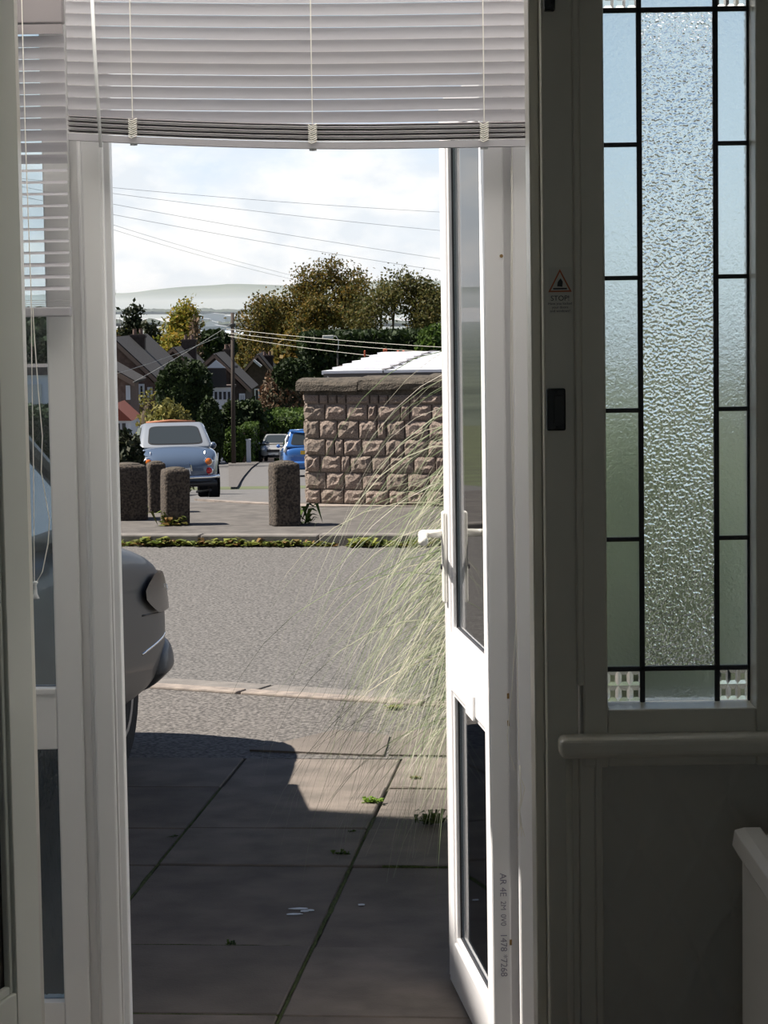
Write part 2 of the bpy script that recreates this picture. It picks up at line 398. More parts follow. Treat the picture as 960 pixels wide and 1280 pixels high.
bx(XI(745, 1100), XI(754, 1100), YI - .001, YI + .03, 0, dz0).build('panel_bead', 'gloss_paint', p2, bevel=.003)
MB().tube([(XI(712.5, 1100), YI - .002, 0), (XI(712.5, 1100), YI - .002, dz0)], .0065, 10).build('corner_bead', 'gloss_paint', p2, smooth=True)

# ---- latch keeps on the frame
def keep(x0, x1, y0, y1, label):
    a = W(x0, y1, YI); b = W(x1, y0, YI)
    t = thing('latch_keep', label, 'latch', (a.x, YI, a.z))
    bx(a.x, b.x, YI - .018, YI, a.z, b.z).build('box', 'black_iron', t, bevel=.003)
    bx(a.x + .012, b.x - .003, YI - .021, YI - .017, a.z + .012, b.z - .012).build('plate', 'black_iron', t, bevel=.001)
    for z in (a.z + .006, b.z - .006): MB().lathe([(.0001, 0), (.0025, .001), (.0025, .003)], ((a.x + b.x) / 2, YI - .0205, z), 8, 'Y').build('screw', 'gasket', t)
keep(683, 706, 485, 538, 'black iron latch keep on the dark frame below the warning sticker')
keep(679, 693, -8, 15, 'black iron bolt keep at the top of the dark frame')

# ---- warning sticker
sa = W(686, 392, YI); sb = W(715, 334, YI)
stk = thing('warning_sticker', 'small clear warning sticker with red triangle and the word STOP on the dark frame', 'sticker', (sa.x, YI, sa.z))
bx(sa.x, sb.x, YI - .0006, YI, sa.z, sb.z).build('film', 'sticker', stk)
def tri(cx, cz, w, h, y, d): return MB().prism([(cx - w / 2, y, cz), (cx + w / 2, y, cz), (cx, y, cz + h)], (0, d, 0))
tc_ = W(700, 365, YI)
t_ = MB(); cx, cz, ww, hh = tc_.x, tc_.z, .041, .040
outer = [Vector((cx - ww / 2, 0, cz)), Vector((cx + ww / 2, 0, cz)), Vector((cx, 0, cz + hh))]; cen = (outer[0] + outer[1] + outer[2]) / 3
inner = [cen + (p - cen) * .80 for p in outer]
for i in range(3):
    j = (i + 1) % 3
    t_.prism([outer[i] + Vector((0, YI - .0012, 0)), outer[j] + Vector((0, YI - .0012, 0)), inner[j] + Vector((0, YI - .0012, 0)), inner[i] + Vector((0, YI - .0012, 0))], (0, .0006, 0))
t_.build('red_triangle', 'sticker_red', stk)
MB().prism([(cx - .005, YI - .0012, cz + .010), (cx + .004, YI - .0012, cz + .009), (cx + .005, YI - .0012, cz + .018), (cx + .001, YI - .0012, cz + .024), (cx - .004, YI - .0012, cz + .017)], (0, .0006, 0)).build('figure', 'sticker_ink', stk)
bx(cx - .012, cx + .012, YI - .0012, YI - .0006, cz + .0045, cz + .007).build('caption', 'sticker_ink', stk)
text('lettering', 'STOP!', .0125, (cx, YI - .0010, W(700, 373, YI).z), (1, 0, 0), (0, 0, 1), 'sticker_ink', stk)
for i, s in enumerate(('Have you locked', 'your doors', 'and windows?')):
    text('lettering', s, .0062, (cx, YI - .0010, W(700, 379.5 + 4.6 * i, YI).z), (1, 0, 0), (0, 0, 1), 'sticker_ink', stk)

# ---- radiator on the right-hand wall
ra = W(926, 1086, 4.0); rtop = W(930, 1034, 4.0).z
rx0 = ra.x; ry1 = 4.0; ry0 = 2.5; rb = 0.13
rad = thing('radiator', 'white ribbed panel radiator on the right hall wall', 'radiator', (rx0, 3.3, 0))
pr = MB(); pts = []
n = int((ry1 - ry0) / .0165)
for i in range(n + 1):
    y = ry0 + (ry1 - ry0) * i / n
    pts.append((rx0 + (0 if i % 2 else .0035), y))
rowsr = [[(x, y, z) for x, y in pts] for z in (rb, rtop - .05)]
pr.grid(rowsr); pr.build('ribbed_panel', 'rad', rad)
bx(rx0 + .003, rx0 + .012, ry0, ry1, rb, rtop - .05).build('panel_back', 'rad', rad)
bx(HX1 - .035, HX1 - .025, ry0, ry1, rb, rtop - .05).build('rear_panel', 'rad', rad)
xo = W(915, 1050, 4.0).x
tp = [(xo + .004, rtop - .004), (xo + .020, rtop), (rx0 + .034, rtop - .0), (rx0 + .034, rtop - .012), (rx0 + .004, rtop - .052), (rx0 - .002, rtop - .052), (xo, rtop - .030)]
MB().prism([(x, ry0, z) for x, z in tp], (0, ry1 - ry0, 0)).build('top_casing', 'rad', rad, bevel=.002)
bx(HX1 - .045, HX1 - .005, ry0, ry1, rtop - .05, rtop).build('top_casing', 'rad', rad, bevel=.003)
for k in range(18):
    y = ry0 + .05 + k * .082; bx(rx0 + .03, HX1 - .045, y, y + .012, rtop - .012, rtop - .004).build('grille_bar', 'rad', rad)
bx(rx0 + .006, HX1 - .02, ry1 - .004, ry1, rb, rtop - .02).build('end_cap', 'rad', rad)
for y in (ry0 + .2, ry1 - .2): bx(HX1 - .03, HX1 - .002, y, y + .03, rb + .1, rtop - .1).build('bracket', 'rad', rad)

# ---- inner door, swung open against the left of the hall
hinge = Vector((XI(35, 640, 4.20), 4.205, 0)); near = W(3, 640, 4.10)
dd = (Vector((near.x, near.y, 0)) - hinge).normalized(); nn = Vector((-dd.y, dd.x, 0))
if nn.x < 0: nn = -nn
d1 = struct('door_1', 'inner front door standing open at the left', hinge)
DL = 0.80; DT = .044; DH = 2.19
def dbox(u0, u1, z0, z1, t0, t1, name, m, parent=d1, **k):
    c = hinge + dd * ((u0 + u1) / 2) - nn * ((t0 + t1) / 2) + Vector((0, 0, (z0 + z1) / 2))
    return MB().obox(c, dd * ((u1 - u0) / 2), nn * ((t1 - t0) / 2), Vector((0, 0, (z1 - z0) / 2))).build(name, m, parent, **k)
pbz = W(2, 1246, 4.08).z
dbox(0, .105, .01, DH, 0, DT, 'hinge_stile', 'door_paint', bevel=.003)
dbox(DL - .11, DL, .01, DH, 0, DT, 'lock_stile', 'door_paint', bevel=.003)
dbox(.105, DL - .11, .01, pbz, 0, DT, 'bottom_rail', 'door_paint', bevel=.003)
dbox(.105, DL - .11, 2.08, DH, 0, DT, 'top_rail', 'door_paint', bevel=.003)
M['door_panel'] = mat('door_panel_stain', (0.10, 0.08, 0.07), 0.4)
dbox(.105, DL - .11, pbz, 2.08, .018, .030, 'panel', 'door_panel')
for (a, b, c, d) in ((.105, .12, pbz, 2.08), (DL - .125, DL - .11, pbz, 2.08), (.12, DL - .125, pbz, pbz + .015), (.12, DL - .125, 2.065, 2.08)):
    dbox(a, b, c, d, .006, .018, 'moulding', 'door_paint', bevel=.003)

# ================================================================== THE PORCH
PX0, PX1 = -1.16, 1.02
PO = YP + .07
PR = 2.42
tag(bx(PX0, PX1, 4.42, PO, -0.25, -0.10).build('floor_porch', 'porch_tile'), 'tiled floor of the glazed porch', kind='structure')
tag(MB().add([(PX0 - .06, 4.42, PR + .03), (PX1 + .06, 4.42, PR + .03), (PX1 + .06, PO + .10, PR + .002), (PX0 - .06, PO + .10, PR + .002)], [(0, 1, 2, 3)]).build('ceiling_porch', 'poly_roof'), 'translucent sheet roof of the glazed porch', kind='structure')
zh0, zh1 = 2.125, 2.19                                # frame head over the door
tzl = W(60, 862, YP).z; tz0 = W(60, 937, YP).z        # transom of the left light
xg = XP(64); xa = XP(97); xb = XP(112); xc = XP(137); xe = XP(146.5)
xr0 = XP(609); xr1 = XP(633.5); xr2 = XP(643.5); xr3 = XP(668); xr4 = XP(700)
ptr = struct('trim_3', 'white plastic frame of the porch doorway', (0, YP, 0))
# left post: sash frame, cover strip, ridge, door jamb and rebate
bx(xa - .004, xb, YP + .016, PO, -.14, PR).build('cover_strip', 'upvc_old', ptr, bevel=.003)
MB().tube([(xb - .003, YP + .010, -.14), (xb - .003, YP + .010, PR)], .0065, 10).build('ridge', 'upvc_old', ptr, smooth=True)
bx(xb, xc, YP - .006, PO, -.14, PR).build('jamb', 'upvc_old', ptr, bevel=.005)
bx(xc, xe, YP + .02, PO, -.14, zh0).build('rebate', 'upvc_old', ptr, bevel=.003)
MB().tube([(xc + .002, YP + .002, -.14), (xc + .002, YP + .002, zh0)], .0035, 8).build('gasket', 'upvc_old', ptr, smooth=True)
# right post
bx(xr0, xr1, YP, PO, -.14, PR).build('jamb', 'upvc', ptr, bevel=.004)
bx(xr1 - .002, xr2 + .002, YP + .018, PO, -.14, PR).build('cover_strip', 'upvc', ptr)
bx(xr2, xr3 + .012, YP - .012, PO, -.14, PR).build('jamb_extension', 'upvc', ptr, bevel=.005)
# head, transom light and threshold
bx(xc, xr0, YP, PO, zh0, zh1).build('head', 'upvc', ptr, bevel=.004)
bx(xc, xr0, YP, PO, PR - .06, PR).build('top_rail', 'upvc', ptr, bevel=.004)
bx(xc, xr0, YP + .03, YP + .036, zh1, PR - .06).build('transom_pane', 'glass', ptr)
bx(xc, xr0, YP, PO + .02, -.13, -.075).build('threshold', 'upvc_old', ptr, bevel=.003)
# ink on the right jamb, screw heads and a drilled hole
jx = (xr0 + xr1) / 2 + .004
for s, y in (('AR 4E', 1106), ('2M', 1132), ('0V0', 1150), ('1478', 1178), ('*7268', 1207)):
    p = W(627, y, YP)
    text('handwriting', s, .021 if len(s) > 3 else .017, (jx, YP - .0006, p.z), (0, 0, -1), (1, 0, 0), 'ink', ptr)
for px, py in ((633, 870), (634, 904), (636, 1178)):
    p = W(px, py, YP); bx(xr1 - .004, xr1 + .001, YP - .002, YP + .004, p.z - .006, p.z + .006).build('screw_head', 'brass_mark', ptr)
p = W(626.5, 320, YP); MB().lathe([(.004, 0), (.004, .003), (.0015, .003)], (xr1 - .006, YP - .002, p.z), 10, 'Y').build('drilled_hole', 'brass_mark', ptr)

# ---- left side light
w1 = struct('window_1', 'left light of the porch, clear above and obscured below', (PX0, YP, 0))
bx(xg, xa, YP, PO, -.14, PR).build('window_frame', 'upvc_old', w1, bevel=.004)
bx(PX0, PX0 + .07, YP, PO, -.14, PR).build('window_frame', 'upvc_old', w1, bevel=.004)
bx(PX0 + .07, xg, YP, PO, tz0, tzl).build('transom', 'upvc_old', w1, bevel=.003)
bx(PX0 + .07, xg, YP - .004, YP + .03, tzl - .012, tzl + .003).build('glazing_bead', 'upvc_old', w1, bevel=.003)
bx(PX0 + .07, xg, YP + .03, YP + .034, tzl, tzl + .004).build('gasket', 'gasket', w1)
bx(PX0 + .07, xg, YP, PO, PR - .07, PR).build('top_rail', 'upvc_old', w1)
bx(PX0 + .07, xg, YP, PO, -.14, .05).build('bottom_rail', 'upvc_old', w1)
bx(PX0 + .07, xg, YP + .034, YP + .038, tzl, PR - .07).build('pane', 'side_glass', w1)
bx(PX0 + .07, xg, YP + .034, YP + .038, .05, tz0).build('figured_pane', 'frond', w1)
# ---- right side light, seen through the leaded glass
w2 = struct('window_2', 'right light of the porch seen blurred through the leaded glass', (PX1, YP, 0))
bx(xr3 + .012, xr4 + .01, YP, PO, -.14, PR).build('window_frame', 'upvc', w2, bevel=.004)
bx(PX1 - .07, PX1, YP, PO, -.14, PR).build('window_frame', 'upvc', w2, bevel=.004)
bx(xr4 + .01, PX1 - .07, YP, PO, tz0 - .04, tzl - .06).build('transom', 'upvc', w2, bevel=.003)
bx(xr4 + .01, PX1 - .07, YP, PO, PR - .07, PR).build('top_rail', 'upvc', w2)
bx(xr4 + .01, PX1 - .07, YP, PO, -.14, .05).build('bottom_rail', 'upvc', w2)
bx(xr4 + .01, PX1 - .07, YP + .034, YP + .038, tzl - .06, PR - .07).build('pane', 'glass', w2)
bx(xr4 + .01, PX1 - .07, YP + .034, YP + .038, .05, tz0 - .04).build('pane', 'frond', w2)
# ---- glazed porch ends
for nme, x0, x1, lab in (('window_4', PX0 - .05, PX0, 'left glazed end of the porch'), ('window_6', PX1, PX1 + .05, 'right glazed end of the porch')):
    w = struct(nme, lab, (x0, 4.9, 0))
    for y0, y1 in ((4.425, 4.50), (PO - .07, PO)): bx(x0, x1, y0, y1, -.15, PR).build('window_frame', 'upvc', w)
    for z0, z1 in ((-.15, .05), (tz0, tzl), (PR - .07, PR)): bx(x0, x1, 4.50, PO - .07, z0, z1).build('rail', 'upvc', w)
    bx((x0 + x1) / 2 - .003, (x0 + x1) / 2 + .003, 4.50, PO - .07, tzl, PR - .07).build('pane', 'glass', w)
    bx((x0 + x1) / 2 - .003, (x0 + x1) / 2 + .003, 4.50, PO - .07, .05, tz0).build('pane', 'frond', w)

# ---- porch door, open outwards
h0 = Vector((XP(610, 640, PO + .005), PO + .008, 0)); fe = W(556, 700, 6.125); f0 = Vector((fe.x, fe.y, 0))
ld = (f0 - h0).normalized(); LL = (f0 - h0).length
ln = Vector((-ld.y, ld.x, 0))
if ln.x > 0: ln = -ln                # towards the left: the inner face of the leaf
d2 = struct('door_2', 'white plastic porch door standing open outwards', h0)
lz0 = W(566, 1228, 6.1).z; lz1 = zh0 - .004
LT = .058
def lbox(u0, u1, z0, z1, t0, t1, name, m='upvc', parent=d2, **k):
    c = h0 + ld * ((u0 + u1) / 2) - ln * ((t0 + t1) / 2) + Vector((0, 0, (z0 + z1) / 2))
    return MB().obox(c, ld * ((u1 - u0) / 2), ln * ((t1 - t0) / 2), Vector((0, 0, (z1 - z0) / 2))).build(name, m, parent, **k)
SW = .085
rz1 = W(572, 797, 5.95).z; rz0 = W(574, 870, 5.95).z; bz = W(577, 1190, 5.95).z
lbox(0, SW, lz0, lz1, 0, LT, 'stile', bevel=.004)
fs = lbox(LL - SW, LL, lz0, lz1, 0, LT, 'stile', bevel=.004)
lbox(SW, LL - SW, lz0, bz, 0, LT, 'bottom_rail', bevel=.004)
lbox(SW, LL - SW, rz0, rz1, 0, LT, 'middle_rail', bevel=.004)
lbox(SW, LL - SW, lz1 - SW, lz1, 0, LT, 'top_rail', bevel=.004)
for z0, z1 in ((bz, rz0), (rz1, lz1 - SW)):
    for a, b, c, d in ((SW, SW + .014, z0, z1), (LL - SW - .014, LL - SW, z0, z1), (SW, LL - SW, z0, z0 + .014), (SW, LL - SW, z1 - .014, z1)):
        lbox(a, b, c, d, .006, .020, 'glazing_bead', bevel=.003)
    for a, b, c, d in ((SW + .013, SW + .017, z0, z1), (LL - SW - .019, LL - SW - .013, z0, z1), (SW, LL - SW, z0 + .013, z0 + .017)):
        lbox(a, b, c, d, .015, .0195, 'gasket', 'gasket')
    lbox(SW + .003, LL - SW - .003, z0 + .003, z1 - .003, .0196, .024, 'pane', 'door_glass')
# step along the outer edge of the leaf
lbox(LL - .022, LL + .012, lz0 + .01, lz1, -.0, .020, 'overlap_lip', bevel=.004)
# lever handle on its long plate
hz = W(556, 668, 6.05).z; pz0 = W(560, 755, 6.05).z; pz1 = W(556, 640, 6.05).z
hd = lbox(LL - .062, LL - .030, pz0, pz1, -.013, 0, 'handle_plate', 'handle', bevel=.006, seg=3)
def lp(u, t, z): return h0 + ld * u - ln * t + Vector((0, 0, z))
uh = LL - .046
MB().tube([lp(uh, -.008, hz), lp(uh, -.035, hz), lp(uh, -.056, hz)], [.011, .010, .0095], 12).build('spindle', 'handle', hd, smooth=True)
MB().tube([lp(uh + .006, -.056, hz), lp(uh - .02, -.064, hz), lp(uh - .07, -.070, hz - .003), lp(uh - .105, -.074, hz - .008), lp(uh - .120, -.076, hz - .010)], [.010, .0125, .0115, .013, .008], 12).build('lever', 'handle', hd, smooth=True)
MB().lathe([(.0001, -.001), (.003, -.001), (.003, .001)], lp(uh + .01, -.040, hz + .002), 8, 'X').build('grub_screw', 'gasket', hd)
MB().lathe([(.007, -.003), (.007, .003)], lp(uh, -.0145, hz - .085), 10, 'X').build('keyhole', 'gasket', hd)
# letter plate flap on the middle rail
zc = (rz0 + rz1) / 2 - .01
lbox(.235, .355, rz0 - .006, rz0 + .054, -.007, 0, 'letter_plate', 'upvc_old', bevel=.002)
for z in (.25, 1.0, 1.8):
    lbox(-.004, .002, z, z + .09, .030, .050, 'hinge')

# ================================================================== BLINDS
def slat_mesh(x0, x1, tilt, wd=.025, bow=None):
    """curved slat; tilt in degrees from flat; bow(x) lifts it"""
    b = MB(); nseg = 5; rowsl = []
    ns = 8 if bow else 1
    for k in range(ns + 1):
        x = x0 + (x1 - x0) * k / ns; r = []
        for i in range(nseg):
            s = (i / (nseg - 1) - .5); yy = s * wd; zz = .0035 * (1 - (2 * s) ** 2)
            c_, s_ = math.cos(R(tilt)), math.sin(R(tilt))
            r.append((x, yy * c_ - zz * s_, yy * s_ + zz * c_ + (bow(x) if bow else 0)))
        rowsl.append(r)
    return b.grid(rowsl)
def sm(me, m):
    me.materials.append(M[m])
    for p in me.polygons: p.use_smooth = True
    return me
# big blind over the doorway
YB = YP - .085
bx0, bx1 = W(84, 100, YB).x, W(690, 100, YB).x
vb = thing('venetian_blind', 'wide white venetian blind pulled up across the top of the porch doorway', 'blind', ((bx0 + bx1) / 2, YB, 2.4))
bx(bx0, bx1, YB - .02, YB + .025, 2.375, 2.415).build('head_rail', 'blind_dark', vb)
pitch = 14.6 * YB / F
zb_mid = W(390, 186, YB).z; zb_left = W(90, 174, YB).z
def bow(x):
    t = (x - bx0) / (bx1 - bx0); return (zb_left - zb_mid) * max(0, 1 - t / .62) ** 1.6
me1 = sm(slat_mesh(bx0, bx1, -70, bow=lambda x: bow(x) * .5).mesh('slat'), 'blind')
z = 2.365; k = 0
ztop_stack = zb_mid + .052
while z > ztop_stack + .012:
    link('slat', me1, vb, Matrix.Translation(Vector((0, YB, z)) - Vector(vb.location))); z -= pitch
me2 = sm(slat_mesh(bx0, bx1, 4, bow=bow).mesh('slat_stacked'), 'blind_dark'); me3 = sm(slat_mesh(bx0, bx1, -3, .023, bow=bow).mesh('slat_stacked'), 'blind_in_shade')  # darker slats draw the dark lines between the stacked ones
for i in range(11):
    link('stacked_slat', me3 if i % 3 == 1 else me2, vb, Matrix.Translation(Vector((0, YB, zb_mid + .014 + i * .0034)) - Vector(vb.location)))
rr = MB(); rws = []
for kx in range(13):
    x = bx0 + (bx1 - bx0) * kx / 12; zz = zb_mid + bow(x)
    rws.append([(x, YB - .014, zz - .002), (x, YB + .014, zz - .002), (x, YB + .014, zz + .012), (x, YB - .014, zz + .012)])
rr.grid(rws, closed=True); rr.f += [(3, 2, 1, 0), (48, 49, 50, 51)]; rr.build('bottom_rail', 'blind', vb)
for px in (167, 391, 605):
    x = W(px, 170, YB).x; zz = zb_mid + bow(x)
    MB().tube([(x, YB - .016, 2.375), (x, YB - .016, zz + .05)], .0011, 5).build('ladder_cord', 'cord', vb)
    MB().tube([(x, YB + .016, 2.375), (x, YB + .016, zz + .05)], .0011, 5).build('ladder_cord', 'cord', vb)
    lc = MB()
    for i in range(9):
        q = zz + .010 + i * .0045
        lc.tube([(x - .009, YB - .0165, q + .002), (x - .003, YB - .021, q - .002), (x + .004, YB - .020, q + .001), (x + .009, YB - .0165, q + .004)], .0014, 4)
    lc.build('bunched_ladder', 'cord', vb)
    MB().lathe([(.0001, -.006), (.008, -.005), (.008, 0)], (x, YB, zz - .001), 12).build('cord_button', 'plastic', vb, smooth=True)
MB().tube([W(115, -6, YB - .03), W(118, 60, YB - .03), W(126, 184, YB - .03)], .0042, 6).build('tilt_wand', 'plastic', vb, smooth=True)
# pull cord hanging beside the right post
cy = YP - .045
MB().tube([W(638.5, -5, cy), W(640, 200, cy), W(641, 500, cy), W(645, 760, cy), W(649, 950, cy)], .0012, 5).build('pull_cord', 'cord', vb)
MB().tube([W(639.5, 210, cy), W(638.5, 500, cy), W(645, 780, cy), W(640, 860, cy), W(634, 920, cy), W(636, 940, cy), W(644, 962, cy)], .0011, 5).build('pull_cord', 'cord', vb)
MB().tube([W(639.5, 208, cy), W(640, 260, cy), W(640, 330, cy)], .0022, 6).build('cord_sleeve', 'cord', vb)
MB().tube([W(650, 957, cy), W(650.5, 975, cy), W(651, 1000, cy), W(649, 1012, cy), W(651, 1032, cy)], [.0028, .0016, .0018, .0026, .003], 6).build('cord_tail', 'cord', vb, smooth=True)
for dx in (-4, 1, 5): MB().tube([W(651, 1030, cy), W(651 + dx, 1046, cy)], [.0014, .0007], 5).build('tassel', 'cord', vb)
MB().tube([W(652, 975, cy), W(656, 985, cy), W(651, 1008, cy)], .0011, 5).build('loose_end', 'cord', vb)

# narrow blind on the left light
YN = YP - .045
nx0, nx1 = PX0 + .05, W(84, 200, YN).x
nb = thing('venetian_blind', 'narrow white venetian blind lowered over the left porch window', 'blind', ((nx0 + nx1) / 2, YN, 2.4))
bx(nx0, nx1, YN - .02, YN + .02, W(50, 30, YN).z, W(50, -12, YN).z).build('head_rail', 'blind_in_shade', nb, bevel=.003)
bx(nx0, nx1, YN - .024, YN - .02, W(50, 44, YN).z, W(50, 32, YN).z).build('valance', 'blind_in_shade', nb)
ys = 52
mesh_by = {}
while ys < 372:
    tl = -66 if ys < 180 else -50 if ys < 205 else 12 if ys < 330 else 20
    if tl not in mesh_by: mesh_by[tl] = sm(slat_mesh(nx0, nx1, tl).mesh('slat'), 'blind')
    link('slat', mesh_by[tl], nb, Matrix.Translation(Vector((0, YN, W(50, ys, YN).z)) - Vector(nb.location))); ys += 14.7
bx(nx0, nx1, YN - .014, YN + .014, W(50, 396, YN).z, W(50, 384, YN).z).build('bottom_rail', 'blind', nb, bevel=.003)
for i in range(4):
    zq = W(50, 383 - 2.4 * i, YN).z; bx(nx0, nx1, YN - .0125, YN + .0125, zq, zq + .0012).build('stacked_slat', 'blind_dark', nb)
cyn = YN - .03
MB().tube([W(27, -5, cyn), W(32, 180, cyn), W(39, 370, cyn), W(40, 480, cyn), W(41, 530, cyn), W(42, 590, cyn), W(43, 727, cyn)], .0012, 5).build('pull_cord', 'cord', nb)
MB().tube([W(41, 385, cyn), W(43, 420, cyn), W(48, 490, cyn), W(53, 545, cyn), W(51.5, 590, cyn), W(62, 650, cyn), W(60, 680, cyn), W(53, 715, cyn), W(46, 727, cyn)], .0012, 5).build('pull_cord', 'cord', nb)
tg = W(44, 728, cyn); tb = W(44.5, 748, cyn)
MB().lathe([(.003, tg.z + .003), (.007, tg.z), (.003, tg.z - .006), (.0045, tb.z + .01), (.009, tb.z), (.004, tb.z - .001)], (tg.x, cyn, 0), 12).build('cord_toggle', 'plastic', nb, smooth=True)
# ================================================================== OUTDOORS: GROUND
def asphalt(name, a, b, sc=220, bump=0.6):
    return mat(name, a, 0.85, var=b, scale=sc, bump=bump, bscale=sc, detail=3, lo=0.38, hi=0.62, dist=0.006)
M['road'] = asphalt('road_asphalt', (0.1513, 0.1427, 0.1342), (0.0468, 0.0445, 0.0413), 60)
M['drive'] = asphalt('drive_tarmac', (0.1576, 0.1443, 0.1326), (0.0413, 0.0374, 0.0335), 60)
M['far_road'] = asphalt('far_road_asphalt', (0.1232, 0.1184, 0.1144), (0.0912, 0.0880, 0.0848), 8, 0.2)
M['pave'] = mat('paving', (0.1092, 0.0998, 0.0905), 0.9, var=(0.0694, 0.0632, 0.0577), scale=7, bump=0.3, bscale=120, dist=0.004)
M['slab'] = mat('patio_slab', (0.1669, 0.1388, 0.1170), 0.9, var=(0.1045, 0.0881, 0.0757), scale=5, bump=0.45, bscale=150, dist=0.004)
M['slab_b'] = mat('patio_slab_pale', (0.1833, 0.1537, 0.1310), 0.9, var=(0.1178, 0.1006, 0.0850), scale=6, bump=0.45, bscale=150, dist=0.004)
M['slab_c'] = mat('patio_slab_dull', (0.1443, 0.1225, 0.1045), 0.9, var=(0.0920, 0.0788, 0.0679), scale=4, bump=0.45, bscale=150, dist=0.004)
M['joint'] = mat('joint_earth', (0.0680, 0.0560, 0.0400), 0.95, var=(0.0360, 0.0400, 0.0160), scale=18)
M['moss'] = mat('moss', (0.0850, 0.1105, 0.0255), 0.95, var=(0.0425, 0.0595, 0.0127), scale=60, bump=0.8, bscale=200)
M['kerb'] = mat('kerb_stone', (0.1840, 0.1680, 0.1520), 0.85, var=(0.1280, 0.1176, 0.1080), scale=10, bump=0.3, bscale=90, dist=.003)
M['kerb_worn'] = mat('kerb_worn', (0.2808, 0.2356, 0.2005), 0.85, var=(0.1685, 0.1435, 0.1264), scale=14, bump=0.2, dist=.003)
M['stone'] = mat('wall_stone', (0.4200, 0.3352, 0.2792), 0.95, var=(0.1600, 0.1208, 0.1000), scale=16, bump=0.8, bscale=45, detail=7, dist=0.016)
M['stone_b'] = mat('wall_stone_warm', (0.3704, 0.3000, 0.2456), 0.95, var=(0.1400, 0.1104, 0.0896), scale=14, bump=0.8, bscale=38, detail=7, dist=0.016)
M['mortar'] = mat('mortar', (0.4320, 0.3480, 0.2880), 0.95, var=(0.3000, 0.2400, 0.1976), scale=20)
M['coping'] = mat('coping_stone', (0.0976, 0.0804, 0.0623), 0.95, var=(0.0451, 0.0385, 0.0295), scale=20, bump=0.9, bscale=70, dist=0.02)
M['aggregate'] = mat('bollard_aggregate', (0.0960, 0.0752, 0.0568), 0.95, var=(0.0208, 0.0160, 0.0128), scale=60, bump=0.9, bscale=60, detail=3, dist=0.012)

# patio: grid of slabs turned a few degrees
A1, A2 = G(275, 985), G(160, 1110); B1, B2 = G(450, 1020), G(345, 1280)
jd = ((A1 - A2).normalized() + (B1 - B2).normalized()).normalized(); jn = Vector((jd.y, -jd.x, 0))
def pat(u, v, z=GZ): return Vector((B2.x, B2.y, 0)) + jn * u + jd * v + Vector((0, 0, z))
ua = (Vector((A1.x - B2.x, A1.y - B2.y, 0))).dot(jn)     # column width, negative
cw_ = abs(ua)
def vcoord(px, py):
    p = G(px, py); return (Vector((p.x - B2.x, p.y - B2.y, 0))).dot(jd)
vr = [-1.25, -.62] + [vcoord(360, y) for y in (1270, 1183, 1082, 1036, 984, 947)]
patio = struct('patio', 'paved patio of concrete slabs, shaded near the porch', (B2.x, B2.y, GZ))
EARTH = MB(); a_, b_ = -6.2, 5.6
EARTH.prism([pat(-4 * cw_, -1.4, GZ - .06), pat(4 * cw_, -1.4, GZ - .06), pat(4 * cw_, vr[-1] - .005, GZ - .06), pat(-4 * cw_, vr[-1] - .005, GZ - .06)], (0, 0, .048))
EARTH.build('bedding', 'joint', patio)
rs = random.Random(3)
for r in range(len(vr) - 1):
    for cidx in range(-4, 4):
        off = 0.0
        u0, u1 = cidx * cw_ + .005 + off, (cidx + 1) * cw_ - .005 + off
        v0, v1 = vr[r] + .004, vr[r + 1] - .004
        dz = rs.uniform(-.004, .003); tl = rs.uniform(-.003, .003)
        b = MB().prism([pat(u0, v0, GZ - .045), pat(u1, v0, GZ - .045), pat(u1, v1, GZ - .045), pat(u0, v1, GZ - .045)], (0, 0, .045 + dz))
        b.v[5].z += tl; b.v[6].z += tl
        b.build('slab', rs.choice(['slab', 'slab_b', 'slab_c']), patio, bevel=.004, seg=1)
# moss and bird lime in the joints
def moss_line(u0, v0, u1, v1, w, seed):
    rr = random.Random(seed); b = MB(); nseg = max(6, int(Vector((u1 - u0, v1 - v0)).length / .05)); d2_ = Vector((u1 - u0, v1 - v0)); nrm = Vector((-d2_.y, d2_.x)).normalized(); rws = []
    for i in range(nseg + 1):
        t = i / nseg; c = Vector((u0, v0)) + d2_ * t; h = w * rr.uniform(.3, 1.0); j = rr.uniform(-.3, .3) * w
        l_ = c + nrm * (h + j); r_ = c - nrm * (h - j)
        rws.append([pat(l_.x, l_.y, GZ - .004), pat(c.x, c.y, GZ + .004 * rr.random()), pat(r_.x, r_.y, GZ - .004)])
    b.grid(rws).build('joint_moss', 'moss', patio, smooth=True)
moss_line(0, -.4, 0, 2.4, .009, 1); moss_line(-cw_, .9, -cw_, 2.9, .008, 2)
moss_line(-cw_, vr[3], -.1 * cw_, vr[3], .005, 3); moss_line(-cw_, vr[2], 0, vr[2], .006, 4); moss_line(0.1, vr[4], cw_, vr[4], .004, 5)
M['lime'] = mat('bird_lime', (0.62, 0.66, 0.72), 0.8)
for px, py, sx in ((374, 1136, .035), (381, 1139, .02), (388, 1138, .016), (366, 1143, .03), (452, 1131, .015)):
    p = G(px, py); MB().prism([(p.x + sx * math.cos(w) * rs.uniform(.6, 1), p.y + .012 * math.sin(w) * rs.uniform(.6, 1), GZ) for w in [k * math.pi / 4 for k in range(8)]], (0, 0, .0015)).build('bird_lime', 'lime', patio)

